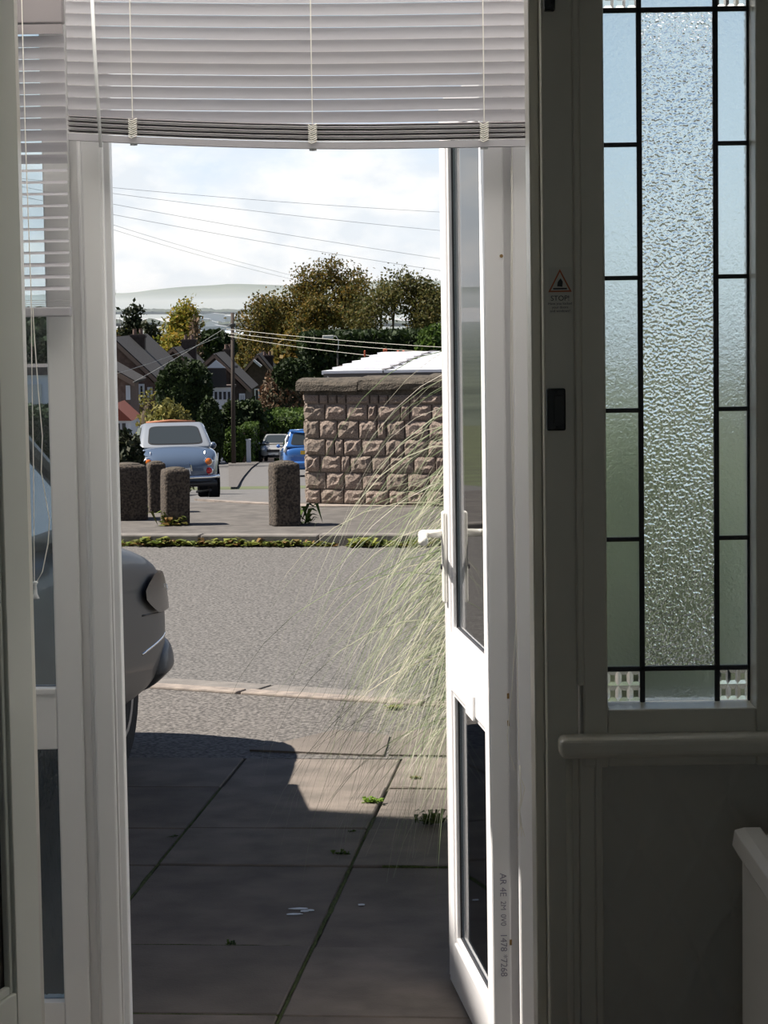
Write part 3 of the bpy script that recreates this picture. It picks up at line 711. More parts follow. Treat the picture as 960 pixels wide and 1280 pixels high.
# tarmac crossover strip with an inset slab, then the near kerb and the road
def strip(name, m, pts, z, th=.06, label=None, parent=None, **k):
    o = MB().prism([(p.x, p.y, z - th) for p in pts], (0, 0, th)).build(name, m, parent, **k)
    if label: tag(o, label, kind='structure')
    return o
KD = Vector((math.cos(R(-26)), math.sin(R(-26)), 0)); KN = Vector((-KD.y, KD.x, 0))     # near kerb direction, nearer at the right
K0 = G(300, 866); K0.z = 0
def kp(s, t, z=0): return K0 + KD * s + KN * t + Vector((0, 0, z))
e0 = pat(-4 * cw_, vr[-1] + .002, 0); e1 = pat(4 * cw_, vr[-1] + .002, 0)
strip('driveway', 'drive', [e0, e1, kp(2.9, -.02), kp(-4, -.02)], GZ - .004, .05, 'tarmac crossover between patio and kerb')
insl = [G(312, 938), G(480, 945), G(487, 920), G(420, 913)]
strip('crossover_slab', 'slab_c', insl, GZ + .004, .03, 'worn slab let into the tarmac crossover')
strip('crossover_slab', 'slab_c', [G(486, 944), G(640, 946), G(640, 905), G(492, 915)], GZ + .003, .03, 'mossy slab at the right of the tarmac crossover')
kb = struct('kerb_near', 'low dropped kerb along the near side of the road', kp(0, 0, GZ))
for i in range(-12, 4):
    a = i * .92
    MB().prism([kp(a, 0, GZ - .08), kp(a + .90, 0, GZ - .08), kp(a + .90, .10, GZ - .08), kp(a, .10, GZ - .08)], (0, 0, .085)).build('kerb_stone', 'kerb_worn', kb, bevel=.008)
    MB().prism([kp(a, .105, GZ - .10), kp(a + .90, .105, GZ - .10), kp(a + .90, .34, GZ - .10), kp(a, .34, GZ - .10)], (0, 0, .088)).build('channel_block', 'kerb', kb, bevel=.006)
FD = Vector((math.cos(R(-10)), math.sin(R(-10)), 0)); FN = Vector((-FD.y, FD.x, 0))
F0 = G(350, 679); F0.z = 0
def fp(s, t, z=0): return F0 + FD * s + FN * t + Vector((0, 0, z))
strip('road', 'road', [kp(-11, .35), kp(3.6, .35), Vector((30, 6.0, 0)), fp(30, 0), fp(-40, 0)], GZ - .02, .1, 'rough grey asphalt road across the view')
strip('verge_left', 'drive', [Vector((-4.6, 9.1, 0)), e0, kp(-4, -.02), kp(-11, -.02)], GZ - .006, .05, 'tarmac frontage left of the drive')
strip('verge_right', 'pave', [e1, Vector((30, 4.6, 0)), Vector((30, 5.9, 0)), kp(3.6, -.02), kp(2.9, -.02)], GZ - .006, .05, 'pavement right of the drive')
strip('front_garden', 'joint', [pat(4 * cw_, -1.45, 0), Vector((30, 4.4, 0)), Vector((30, 4.6, 0)), e1], GZ - .02, .06, 'earth bed right of the patio')
strip('side_path', 'slab_c', [Vector((-4.7, 4.4, 0)), pat(-4 * cw_, -1.45, 0), e0, Vector((-4.7, 9.1, 0))], GZ - .02, .06, 'paving left of the patio')
# far kerb and pavement
kf = struct('kerb_far', 'weedy kerb along the far side of the road', fp(0, 0, GZ))
for i in range(-9, 10):
    a = i * .915 + .3
    MB().prism([fp(a, 0, GZ - .06), fp(a + .905, 0, GZ - .06), fp(a + .905, .15, GZ - .06), fp(a, .15, GZ - .06)], (0, 0, .06 + .062 + rs.uniform(-.008, .008))).build('kerb_stone', rs.choice(['kerb', 'pave', 'kerb']), kf, bevel=.012)
strip('pavement', 'pave', [fp(-40, .15), fp(30, .15), fp(30, 3.1), fp(-40, 3.1)], GZ + .055, .15, 'dull pavement beyond the road with concrete bollards')
strip('pavement_edge', 'kerb_worn', [fp(-.6, 2.6), fp(12, 2.6), fp(12, 2.85), fp(-.6, 2.85)], GZ + .062, .04, 'pale edging strip at the foot of the stone wall')
# side street running downhill and the land beyond it
def slope_strip(name, m, x0f, x1f, ys, dz, label, kind='structure'):
    b = MB(); b.grid([[(x0f(y), y, gz(y) + dz), (x1f(y), y, gz(y) + dz)] for y in ys]); return tag(b.build(name, m), label, kind=kind)
ys = [20.5, 21, 24, 26, 30, 36, 42, 50, 60, 70, 79, 100, 128, 160]
cl = lambda y: W(305, 600, y).x + (-.4 if y < 30 else 0)
slope_strip('side_street', 'far_road', lambda y: W(60, 600, y).x - 4, lambda y: W(420, 600, y).x + 3, ys, 0.0, 'asphalt side street running downhill')
M['grass_far'] = mat('far_ground', (0.10, 0.12, 0.05), 0.95, var=(0.06, 0.07, 0.035), scale=.3)
M['plain'] = mat('far_plain', (0.10, 0.12, 0.085), 0.95, var=(0.045, 0.06, 0.04), scale=.012, detail=6)
tag(MB().grid([[(-w, y, gz(y) - .06), (-w * .3, y, gz(y) - .06), (w * .3, y, gz(y) - .06), (w, y, gz(y) - .06)] for y, w in ((20.8, 60), (26, 60), (42, 70), (79, 90), (128, 130), (200, 180), (320, 260), (700, 500))]).build('hillside', 'grass_far'), 'hillside falling away from the road', kind='structure')
tag(MB().grid([[(-w, y, gz(y) - .1), (w, y, gz(y) - .1)] for y, w in ((700, 900), (2500, 2500), (6500, 5000))]).build('coastal_plain', 'plain'), 'hazy low land by the estuary', kind='structure')
# pavements of the side street
slope_strip('street_pavement', 'pave', lambda y: W(286, 600, y).x, lambda y: W(296 + 30 * (y - 58) / 70, 590, y).x, [58, 70, 79, 100, 124], .06, 'shadowed pavement beside the telegraph pole')
strip('road_marking', 'kerb_worn', [Vector((*G(243, 632)[:2], 0)), Vector((*G(338, 637)[:2], 0)), Vector((*G(338, 639)[:2], 0)), Vector((*G(300, 637)[:2], 0))], GZ + .064, .02, 'pale worn strip on the far pavement')

# ================================================================== STONE WALL
WD = Vector((math.cos(R(-22)), math.sin(R(-22)), 0)); WNv = Vector((WD.y, -WD.x, 0))       # along the wall, and outwards to the viewer
w0 = G(382, 631, GZ + .05); w0.z = 0
def wp(s, n, z): return w0 + WD * s + WNv * n + Vector((0, 0, z))
WL = 4.6; wz = GZ + .03
ztop = W(382, 497, w0.y).z
sw = thing('stone_wall', 'rock-faced stone garden wall with a rounded coping beyond the road', 'wall', wp(0, 0, wz), kind='structure')
MB().prism([wp(.02, -.03, wz), wp(WL, -.03, wz), wp(WL, -.42, wz), wp(.02, -.42, wz)], (0, 0, ztop - wz + .10)).build('mortar_core', 'mortar', sw)
def stone_mesh(seed):
    """unit rock-faced block: x 0..1, z 0..1, face bulging to -y"""
    rr = random.Random(seed); nx, nz = 5, 4; b = MB(); rws = []
    for k in range(nz + 1):
        r = []
        for i in range(nx + 1):
            ex = min(i, nx - i); ez = min(k, nz - k); e = min(ex, ez)
            bul = 0 if e == 0 else (.35 + .75 * rr.random())
            jx = 0 if e == 0 else rr.uniform(-.05, .05); jz = 0 if e == 0 else rr.uniform(-.06, .06)
            r.append((i / nx + jx, -.020 * bul - .004, k / nz + jz))
        rws.append(r)
    b.grid(rws)
    n0 = len(b.v)
    ring = [0 * (nx + 1) + i for i in range(nx + 1)] + [k * (nx + 1) + nx for k in range(1, nz + 1)] + [nz * (nx + 1) + i for i in range(nx - 1, -1, -1)] + [k * (nx + 1) for k in range(nz - 1, 0, -1)]
    back = [Vector((b.v[i].x, .10, b.v[i].z)) for i in ring]; m0 = len(b.v); b.v += back
    for i in range(len(ring)):
        j = (i + 1) % len(ring); b.f.append((ring[j], ring[i], m0 + i, m0 + j))
    return b.mesh('stone')
smeshes = []
for i in range(12):
    me = stone_mesh(40 + i); me.materials.append(M['stone' if i % 3 else 'stone_b']); smeshes.append(me)
crow = [W(382, y, w0.y).z for y in (629, 611, 590, 569, 548, 525, 505, 493)]
rs = random.Random(11)
for r in range(7):
    z0, z1 = crow[r], crow[r + 1]; s = 0.0; first = True
    while s < WL:
        wdt = rs.choice([.17, .20, .21, .22, .085]) if not first else (.20 if r % 2 else .145)
        first = False
        wdt = min(wdt, WL - s); g = .006
        m4 = Matrix((WD, -WNv, Vector((0, 0, 1)))).transposed().to_4x4() @ Matrix.Diagonal((wdt - 2 * g, 1.0 + rs.uniform(-.15, .5), z1 - z0 - 2 * g, 1))
        m4.translation = wp(s + g, 0, z0 + g)
        link('stone', rs.choice(smeshes), sw, wm(sw).inverted() @ m4); s += wdt
# the wall's return at its left end
RDv = Vector((-.06, 1, 0)).normalized()
for r in range(7):
    z0, z1 = crow[r], crow[r + 1]; s = 0.01
    while s < .40:
        wdt = min(rs.choice([.18, .21]), .42 - s); g = .006
        m4 = Matrix((-RDv, Vector((1, .06, 0)).normalized(), Vector((0, 0, 1)))).transposed().to_4x4() @ Matrix.Diagonal((wdt - 2 * g, 1.0, z1 - z0 - 2 * g, 1))
        m4.translation = wp(0.03, 0, z0 + g) + RDv * (s + wdt - g); s += wdt
        link('stone', rs.choice(smeshes), sw, wm(sw).inverted() @ m4)
# recessed course and rounded coping
zc0 = W(382, 493, w0.y).z; zc1 = W(382, 474, w0.y).z
MB().prism([wp(-.0, -.0, zc0 - .01), wp(WL, -.0, zc0 - .01), wp(WL, -.42, zc0 - .01), wp(-.0, -.42, zc0 - .01)], (0, 0, .06)).build('bed_course', 'coping', sw)
s = -.06
while s < WL:
    ln_ = rs.uniform(.48, .62); prof = []
    for k in range(9):
        w = math.pi * k / 8; prof.append((.045 - .235 * (1 - math.cos(w)) , zc1 - .055 + .065 * math.sin(w) ** .8))
    hull = [(.045, zc0 + .03)] + prof + [(-.42, zc0 + .03)]
    b = MB(); rws = []
    for q in (0, .25, .5, .75, 1):
        rws.append([wp(s + .004 + q * (ln_ - .008), n + rs.uniform(-.008, .008), z + rs.uniform(-.006, .006) + .035 * max(0, s) / 1.3) for n, z in hull])
    b.grid(rws, closed=True); nn_ = len(hull); b.f += [tuple(range(nn_)), tuple(4 * nn_ + k for k in range(nn_ - 1, -1, -1))]
    b.build('coping_stone', 'coping', sw); s += ln_

# garage with a white profiled roof behind the wall
M['white_sheet'] = mat('white_roof_sheet', (0.86, 0.86, 0.88), 0.35)
M['fascia'] = mat('dark_fascia', (0.085, 0.075, 0.07), 0.7)
M['brick_dark'] = mat('brick_dark', (0.1040, 0.0800, 0.0720), 0.9, var=(0.0640, 0.0480, 0.0440), scale=10)
M['terracotta'] = mat('terracotta', (0.3825, 0.0850, 0.0340), 0.8)
gy0, gy1 = 24.0, 29.5
ga = thing('garage', 'low garage with a white profiled sheet roof behind the stone wall', 'garage', (W(410, 462, gy0).x, gy0, GZ))
gxl = W(402, 463, gy0).x
zf = W(480, 466, gy0).z; zr = W(515, 440, gy1).z
ex = W(412, 478, gy0).x
bx(ex, 6.5, gy0 + .2, gy1, gz(24) - .3, zf - .05).build('wall', 'brick_dark', ga)
bx(gxl + .02, 6.7, gy0 - .02, gy0 + .06, zf - .065, zf + .0).build('fascia', 'fascia', ga)
bx(gxl + .05, 6.7, gy0 + .06, gy0 + .4, zf - .16, zf - .06).build('soffit', 'fascia', ga)
def rp(u, t): # u along the eave, t up the slope
    x0 = gxl + (W(481, 441, gy1).x - gxl) * t; return x0 + u, gy0 + (gy1 - gy0) * t, zf + (zr - zf) * t
ncr = 7
seam = (W(478, 458, gy0).x - gxl)
for k in range(ncr):
    t0, t1 = k / ncr, (k + 1) / ncr + .01
    for u0, u1 in ((0, seam), (seam + .012, 6.5)):
        a = rp(u0, t0); b_ = rp(u1, t0); c_ = rp(u1, t1); d_ = rp(u0, t1); st = .028
        MB().add([(a[0], a[1], a[2] + st), (b_[0], b_[1], b_[2] + st), (c_[0], c_[1], c_[2] + .004), (d_[0], d_[1], d_[2] + .004), (a[0], a[1], a[2] - .01), (b_[0], b_[1], b_[2] - .01), (c_[0], c_[1], c_[2] - .012), (d_[0], d_[1], d_[2] - .012)],
                 [(0, 1, 2, 3), (7, 6, 5, 4), (0, 4, 5, 1), (1, 5, 6, 2), (2, 6, 7, 3), (3, 7, 4, 0)]).build('roof_sheet', 'white_sheet', ga)
for k in range(ncr):
    t0, t1 = k / ncr, (k + 1) / ncr
    a = rp(seam - .012, t0); d_ = rp(seam - .012, t1)
    MB().prism([(a[0], a[1], a[2] + .033), (a[0] + .04, a[1], a[2] + .033), (d_[0] + .04, d_[1], d_[2] + .012), (d_[0], d_[1], d_[2] + .012)], (0, 0, .006)).build('seam_strip', 'fascia', ga)
for px, w_ in ((479, 5), (496, 3), (503, 3), (455, 2)):
    a = W(px, 446, gy1 + .2); b_ = W(px + w_, 436 if w_ > 3 else 438, gy1 + .2); bx(a.x, b_.x, gy1 + .1, gy1 + .25, a.z, b_.z).build('ridge_tile', 'terracotta', ga, bevel=.008)
M['lead_flash'] = mat('flashing', (0.45, 0.43, 0.41), 0.6)
a = W(409, 470, gy0 - .1)
MB().prism([a, W(417, 477, gy0 - .1), W(408, 478, gy0 - .1)], (0, .05, 0)).build('flashing', 'lead_flash', ga)

# ================================================================== BOLLARDS
def bollard(px, base, top, wpx, label, depth=1.0, rz=17, lean=0.0):
    p = G(px, base, GZ + .055); sc = p.y / F; hw = wpx * sc / 2; h = (base - top) * sc
    t = thing('bollard', label, 'bollard', (p.x, p.y + hw, GZ + .05), R(rz), group='concrete bollards beyond the road')
    rr = random.Random(int(px)); b = MB(); rws = []
    n = 28
    levels = [0, .04, .15, .3, .45, .6, .75, .88, .95, .985, 1.0]
    for li, l in enumerate(levels):
        r = []
        sh = 1.0 if l < .94 else .975 if l < .97 else .93 if l < .99 else .80
        for k in range(n):
            w = 2 * math.pi * k / n; ca, sa_ = math.cos(w), math.sin(w); e = 0.36
            x = math.copysign(abs(ca) ** e, ca) * hw * .99 * sh; y = math.copysign(abs(sa_) ** e, sa_) * hw * .99 * sh * depth
            j = 1 + rr.uniform(-.012, .012); r.append((x * j + lean * l * h, y * j, l * h))
        rws.append(r)
    b.grid(rws, closed=True); b.f += [tuple((len(levels) - 1) * n + k for k in range(n)), tuple(range(n - 1, -1, -1))]
    b.build('shaft', 'aggregate', t, smooth=True, local=True)
    cp = MB().lathe([(hw * .8, h - .004), (hw * .7, h + .008), (hw * .35, h + .016), (.001, h + .018)], (lean * h, 0, 0), 20); cp.build('weathered_cap', 'coping', t, smooth=True, local=True)
    return t
bollard(355.5, 658, 578, 36, 'rough concrete bollard in front of the stone wall, standing alone')
bollard(217.5, 657, 586, 34, 'rough concrete bollard in front of the parked pale blue car', lean=.02)
bollard(195, 641, 578, 23, 'slim concrete bollard between two wider ones, set furthest back')
bollard(157, 651, 581, 48, 'widest concrete bollard, leftmost and partly hidden by the door post')
# ================================================================== CARS
def paint(name, col, coat=1.0, rough=0.35, metal=0.0): return mat(name, col, rough, coat=coat, metal=metal)
M['tyre'] = mat('tyre', (0.018, 0.018, 0.018), 0.85, bump=.3, bscale=60)
M['hub'] = mat('wheel_hub', (0.45, 0.46, 0.48), 0.3, metal=.8)
M['car_glass'] = mat('car_glass', (0.035, 0.042, 0.045), 0.06, coat=.5)
M['trim_black'] = mat('trim_black', (0.02, 0.02, 0.022), 0.5)
M['chrome'] = mat('chrome', (0.75, 0.76, 0.78), 0.12, metal=1.0)
M['lamp_red'] = mat('lamp_red', (0.45, 0.012, 0.012), 0.15, coat=.6)
M['lamp_orange'] = mat('lamp_orange', (0.50, 0.13, 0.02), 0.15, coat=.6)
M['lamp_clear'] = mat('lamp_clear', (0.75, 0.75, 0.72), 0.1, coat=.6)
M['lamp_smoke'] = mat('lamp_smoke', (0.045, 0.043, 0.045), 0.22, spec=0.3)
M['plate_yellow'] = mat('plate_yellow', (0.70, 0.42, 0.03), 0.4)
M['plate_white'] = mat('plate_white', (0.7, 0.7, 0.68), 0.4)
def section(w, zb, zs, zt):
    h = [(0, zb), (.55 * w, zb), (.90 * w, zb + .03), (.985 * w, zb + .12), (w, zb + .55 * (zs - zb)), (.985 * w, zs), (.93 * w, zs + .55 * (zt - zs)), (.70 * w, zs + .92 * (zt - zs)), (.35 * w, zt), (0, zt + .006)]
    return h + [(-x, z) for x, z in h[-2:0:-1]]
def loft(st, sub=2):
    b = MB(); b.grid([[(x, y, z) for x, z in section(w, zb, zs, zt)] for y, w, zb, zs, zt in st], closed=True)
    n = len(section(1, 0, 1, 2)); m = len(st)
    b.f += [tuple(range(n - 1, -1, -1)), tuple((m - 1) * n + k for k in range(n))]
    return b
def rpatch(A, B, Cc, D, u0, u1, v0, v1, off, th=.006, e=.28, n=36):
    """rounded panel on the quad A B C D, standing off its surface"""
    A, B, Cc, D = map(Vector, (A, B, Cc, D))
    nrm = (B - A).cross(D - A).normalized()
    pts = []
    for k in range(n):
        w = 2 * math.pi * k / n; c, s = math.cos(w), math.sin(w)
        u = (u0 + u1) / 2 + (u1 - u0) / 2 * math.copysign(abs(c) ** e, c); v = (v0 + v1) / 2 + (v1 - v0) / 2 * math.copysign(abs(s) ** e, s)
        pts.append((A * (1 - u) + B * u) * (1 - v) + (D * (1 - u) + Cc * u) * v + nrm * off)
    return MB().prism(pts, nrm * th)
def wheel(parent, x, y, r=.29, w=.18, side=1):
    t = MB().lathe([(r * .62, -w / 2), (r * .93, -w / 2), (r, -w * .32), (r, w * .32), (r * .93, w / 2), (r * .62, w / 2)], (x, y, r), 28, 'X').build('wheel', 'tyre', parent, smooth=False, local=True)
    hub = MB().lathe([(r * .62, 0), (r * .60, side * .012), (r * .42, -side * .012), (r * .16, side * .006), (.001, side * .008)], (x + side * w / 2 * .92, y, r), 24, 'X').build('hub_cap', 'hub', t, smooth=True, local=True)
    return t
def car(name, label, loc, rz, rx, body, cab, L, Wd, wy, paintm, roofm, wr=.29, inset=0.0, mirror=.35, ms=1.0):
    t = thing(name, label, 'car', loc, rz, rx)
    loft(body).build('body', paintm, t, smooth=True, subsurf=2, local=True)
    yb0, yb1, hb, zb, yr0, yr1, hr, zr = cab
    base = [(-hb, yb0, zb), (hb, yb0, zb), (hb, yb1, zb), (-hb, yb1, zb)]; top = [(-hr, yr0, zr), (hr, yr0, zr), (hr, yr1, zr), (-hr, yr1, zr)]
    cb = MB().add(base + top, [(0, 3, 2, 1), (4, 5, 6, 7), (0, 1, 5, 4), (1, 2, 6, 5), (2, 3, 7, 6), (3, 0, 4, 7)]).build('cabin', roofm, t, local=True, bevel=.085, seg=5, smooth=True)
    rpatch(base[0], base[1], top[1], top[0], .13, .87, .17, .83, .003).build('rear_window', 'car_glass', t, local=True)
    rpatch(base[0], base[1], top[1], top[0], .115, .885, .14, .86, .001, .004).build('window_seal', 'trim_black', t, local=True)
    rpatch(base[2], base[3], top[3], top[2], .08, .92, .12, .90, .003).build('windscreen', 'car_glass', t, local=True)
    for s, (a, b, c, d) in ((1, (base[1], base[2], top[2], top[1])), (-1, (base[3], base[0], top[0], top[3]))):
        g0 = (.10, .50, .53, .92) if s > 0 else (.08, .47, .50, .90)
        for u0, u1 in ((g0[0], g0[1]), (g0[2], g0[3])):
            rpatch(a, b, c, d, u0, u1, .15, .84, .003).build('side_window', 'car_glass', t, local=True)
        for y in wy:
            wheel(t, s * (Wd / 2 - .085 - inset), y, wr, .18, s)
            if inset: continue
            arch = MB().lathe([(wr * 1.13, 0), (wr * 1.13, s * .012), (wr * .5, s * .012), (wr * .5, 0)], (s * (Wd / 2 - .015), y, wr + .02), 26, 'X').build('wheel_arch', 'trim_black', t, local=True)
        mz = zb + .05; my = yb1 - mirror
        mir = MB().lathe([(.02 * ms, -.06), (.055 * ms, -.04), (.065 * ms, .02), (.05 * ms, .05), (.01, .06)], (s * (Wd / 2 + .06), my, mz), 14, 'Y').build('door_mirror', paintm, t, smooth=True, local=True)
        MB().tube([(s * (hb - .02), my, mz - .03), (s * (Wd / 2 + .05), my, mz - .01)], .018, 8).build('mirror_stalk', 'trim_black', mir, local=True)
        for q in (.30, -.55):
            MB().tube([(s * (Wd / 2 + .004), q, zb - .13), (s * (Wd / 2 + .02), q + .06, zb - .13), (s * (Wd / 2 + .004), q + .13, zb - .13)], .009, 6).build('door_handle', 'chrome', t, local=True)
    return t
def lamp(t, name, c, r, m, axis='Y', dep=.03, ring=None, sx=1.0):
    o = MB().lathe([(r, 0), (r * .95, dep * .5), (r * .6, dep * .9), (.001, dep)], c, 20, axis).build(name, m, t, smooth=True, local=True)
    return o

# --- pale blue retro car, seen from behind
M['figaro'] = paint('retro_blue_paint', (0.0680, 0.1000, 0.1560))
M['figaro_roof'] = paint('retro_grey_roof', (0.2240, 0.2440, 0.2720))
yF = 41.5; pF = W(222, 620, yF)
fb = [(-1.90, .30, .42, .52, .58), (-1.87, .50, .34, .58, .66), (-1.78, .64, .29, .68, .78), (-1.55, .715, .26, .76, .90), (-1.2, .74, .25, .80, .955), (-.6, .7425, .25, .82, .96), (.3, .7425, .25, .82, .94), (.95, .735, .25, .80, .93), (1.5, .70, .27, .72, .85), (1.75, .60, .32, .62, .73), (1.85, .42, .38, .52, .6)]
fig = car('car', 'pale blue rounded retro car seen from behind, parked past the bollards', (pF.x - .25, yF + 1.75, gz(yF + 1.75) + .02), R(9), R(-3.6), fb, (-1.36, .80, .655, .90, -.70, .25, .54, 1.365), 3.74, 1.485, (-1.2, 1.1), 'figaro', 'figaro_roof')
for s in (-1, 1):
    for zc, m_ in ((.66, 'lamp_orange'), (.50, 'lamp_red')):
        l_ = MB().lathe([(.062, 0), (.055, -.02), (.001, -.035)], (s * .52, -1.84, zc), 18, 'Y').build('tail_lamp', m_, fig, smooth=True, local=True)
        MB().lathe([(.078, .01), (.078, -.008), (.060, -.008)], (s * .52, -1.84, zc), 18, 'Y').build('lamp_bezel', 'chrome', l_, smooth=True, local=True)
    MB().tube([(s * .47, -1.66, .84), (s * .47, -1.70, .79), (s * .46, -1.73, .77)], [.012, .018, .012], 8).build('boot_hinge', 'chrome', fig, local=True)
    MB().tube([(s * .71, -1.60, .80), (s * .69, -1.74, .68), (s * .665, -1.80, .46)], .008, 6).build('wing_seam', 'figaro_roof', fig, local=True)
MB().tube([(-.70, -1.72, .40), (-.55, -1.90, .39), (0, -1.96, .385), (.55, -1.90, .39), (.70, -1.72, .40)], .035, 8).build('bumper', 'chrome', fig, smooth=True, local=True)
MB().tube([(-.66, -1.70, .28), (0, -1.86, .27), (.66, -1.70, .28)], .05, 8).build('valance', 'trim_black', fig, smooth=True, local=True)
MB().obox((.0, -1.925, .50), (.20, 0, 0), (0, .01, 0), (0, 0, .055)).build('number_plate', 'plate_white', fig, local=True)
MB().tube([(.18, -1.92, .66), (.20, -1.95, .60), (.22, -1.93, .50)], .012, 6).build('plate_surround', 'chrome', fig, local=True)
MB().tube([(.55, 1.2, .1), (.55, -1.75, .16)], .025, 8).build('exhaust', 'trim_black', fig, local=True)
M['roof_red'] = mat('folded_roof_red', (0.32, 0.12, 0.06), 0.8)
MB().tube([(-.44, -.15, 1.37), (0, -.15, 1.40), (.44, -.15, 1.37)], .03, 8).build('folded_roof', 'roof_red', fig, smooth=True, local=True)

# --- bright blue hatchback, mostly hidden by the wall
M['hatch_blue'] = paint('bright_blue_paint', (0.0255, 0.1190, 0.3570))
yH = 78.0; xl = W(348, 580, yH).x
hb_ = [(-2.02, .55, .34, .60, .70), (-1.98, .76, .25, .75, .92), (-1.85, .84, .22, .84, 1.0), (-1.2, .86, .20, .90, 1.02), (0, .865, .20, .88, 1.0), (.9, .86, .20, .84, .97), (1.6, .82, .22, .72, .84), (1.95, .68, .26, .58, .66), (2.05, .5, .32, .5, .56)]
hat = car('car', 'bright blue hatchback parked beyond the left end of the stone wall', (xl + .86, yH + 2.0, gz(yH + 2) + .02), R(4), R(-3.0), hb_, (-1.96, .95, .80, .94, -1.62, .15, .60, 1.50), 4.1, 1.73, (-1.25, 1.3), 'hatch_blue', 'hatch_blue', .31)
MB().obox((0, -2.035, .78), (.27, 0, 0), (0, .012, 0), (0, 0, .062)).build('number_plate', 'plate_yellow', hat, local=True)
for s in (-1, 1): MB().tube([(s * .78, -1.93, .80), (s * .76, -1.86, .98), (s * .72, -1.78, 1.18), (s * .66, -1.70, 1.36)], [.045, .055, .055, .03], 8).build('tail_lamp', 'lamp_red' if s > 0 else 'lamp_clear', hat, smooth=True, local=True)
MB().tube([(-.80, -1.86, .44), (-.5, -2.04, .42), (0, -2.08, .42), (.5, -2.04, .42), (.80, -1.86, .44)], .075, 8).build('bumper', 'hatch_blue', hat, smooth=True, local=True)
MB().tube([(-.24, -2.06, .9), (.24, -2.06, .9)], .014, 6).build('boot_handle', 'chrome', hat, local=True)
MB().tube([(-.6, -1.65, 1.50), (0, -1.72, 1.52), (.6, -1.65, 1.50)], .03, 8).build('spoiler', 'hatch_blue', hat, smooth=True, local=True)

# --- small silver car facing the viewer further down
M['silver'] = paint('silver_paint', (0.3400, 0.3400, 0.3315), metal=.3)
yS = 126.0; pS = W(345, 573, yS)
sbs = [(-1.8, .6, .3, .6, .7), (-1.7, .78, .22, .82, .98), (-1, .82, .2, .88, 1.0), (0, .825, .2, .88, .98), (.8, .82, .2, .82, .94), (1.4, .78, .22, .70, .84), (1.75, .68, .26, .6, .68), (1.85, .5, .32, .5, .56)]
sil = car('car', 'small silver car facing the viewer far down the street', (pS.x, yS + 1.6, gz(yS + 1.6) + .02), R(176), R(3.0), sbs, (-1.68, 1.0, .76, .93, -1.40, .2, .58, 1.46), 3.7, 1.65, (-1.15, 1.2), 'silver', 'silver', .29)
for s in (-1, 1): MB().lathe([(.11, 0), (.1, .04), (.05, .075), (.001, .08)], (s * .55, 1.66, .66), 14, 'Y').build('headlamp', 'lamp_clear', sil, smooth=True, local=True)
MB().obox((0, 1.84, .58), (.34, 0, 0), (0, .02, 0), (0, 0, .07)).build('grille', 'trim_black', sil, local=True)
MB().obox((0, 1.87, .42), (.26, 0, 0), (0, .012, 0), (0, 0, .055)).build('number_plate', 'plate_white', sil, local=True)
MB().tube([(-.7, 1.62, .34), (0, 1.86, .32), (.7, 1.62, .34)], .08, 8).build('bumper', 'trim_black', sil, smooth=True, local=True)

# --- grey hatchback on the drive, nose to the road
M['drive_car'] = mat('silver_grey_paint', (0.0680, 0.0704, 0.0752), 0.45, spec=0.25, coat=0.15)
cy0 = (-1.915, 7.95); ch = R(-8)
nb_ = [(-1.95, .55, .34, .60, .70), (-1.88, .76, .25, .80, .95), (-1.6, .82, .22, .88, 1.0), (-.8, .835, .20, .90, 1.0), (0, .835, .20, .88, .99), (.75, .835, .20, .86, .965), (1.2, .835, .20, .80, .92), (1.5, .83, .20, .76, .86), (1.72, .81, .22, .71, .79), (1.86, .765, .24, .65, .72), (1.95, .69, .26, .60, .66), (2.01, .55, .28, .55, .60), (2.035, .32, .31, .50, .54)]
nc = car('car', 'silver grey hatchback on the drive, only its nose showing past the left post', (cy0[0], cy0[1], GZ), ch, 0, nb_, (-1.85, 1.05, .76, .93, -1.5, .18, .57, 1.45), 3.9, 1.67, (-1.15, 1.22), 'drive_car', 'drive_car', .30, inset=.10, mirror=.75)
bumpst = [(1.50, .815, .20, .38, .42), (1.62, .838, .20, .41, .455), (1.76, .832, .21, .42, .465), (1.88, .80, .22, .42, .465), (1.98, .72, .23, .42, .46), (2.05, .58, .25, .41, .45), (2.08, .36, .27, .40, .43)]
nbump = loft(bumpst).build('bumper', 'drive_car', nc, smooth=True, subsurf=2, local=True)
from mathutils.bvhtree import BVHTree
def skin(*obs):
    bpy.context.view_layer.update(); dg = bpy.context.evaluated_depsgraph_get(); vs = []; ps = []
    for o in obs:
        me = o.evaluated_get(dg).to_mesh(); n0 = len(vs); vs += [v.co.copy() for v in me.vertices]; ps += [[n0 + k for k in p.vertices] for p in me.polygons]
    return BVHTree.FromPolygons(vs, ps)
nbody = [c for c in C.objects if c.parent == nc and c.name.startswith('body')][0]
bv_body = skin(nbody); bv_all = skin(nbody, nbump)
def on_skin(bv, s, u, z, off):
    """point on the front corner of the car: u runs from the wing round to the nose"""
    a = R(3 + 67 * u); d = Vector((-math.cos(a), -math.sin(a), 0)); c = Vector((.45, 1.20 + .32 * u, z))
    hit, nrm, _, _ = bv.ray_cast(c - d * 3, d)
    if hit is None: hit, nrm = c - d * .3, -d
    p = hit + nrm * off; return Vector((s * p.x, p.y, p.z))
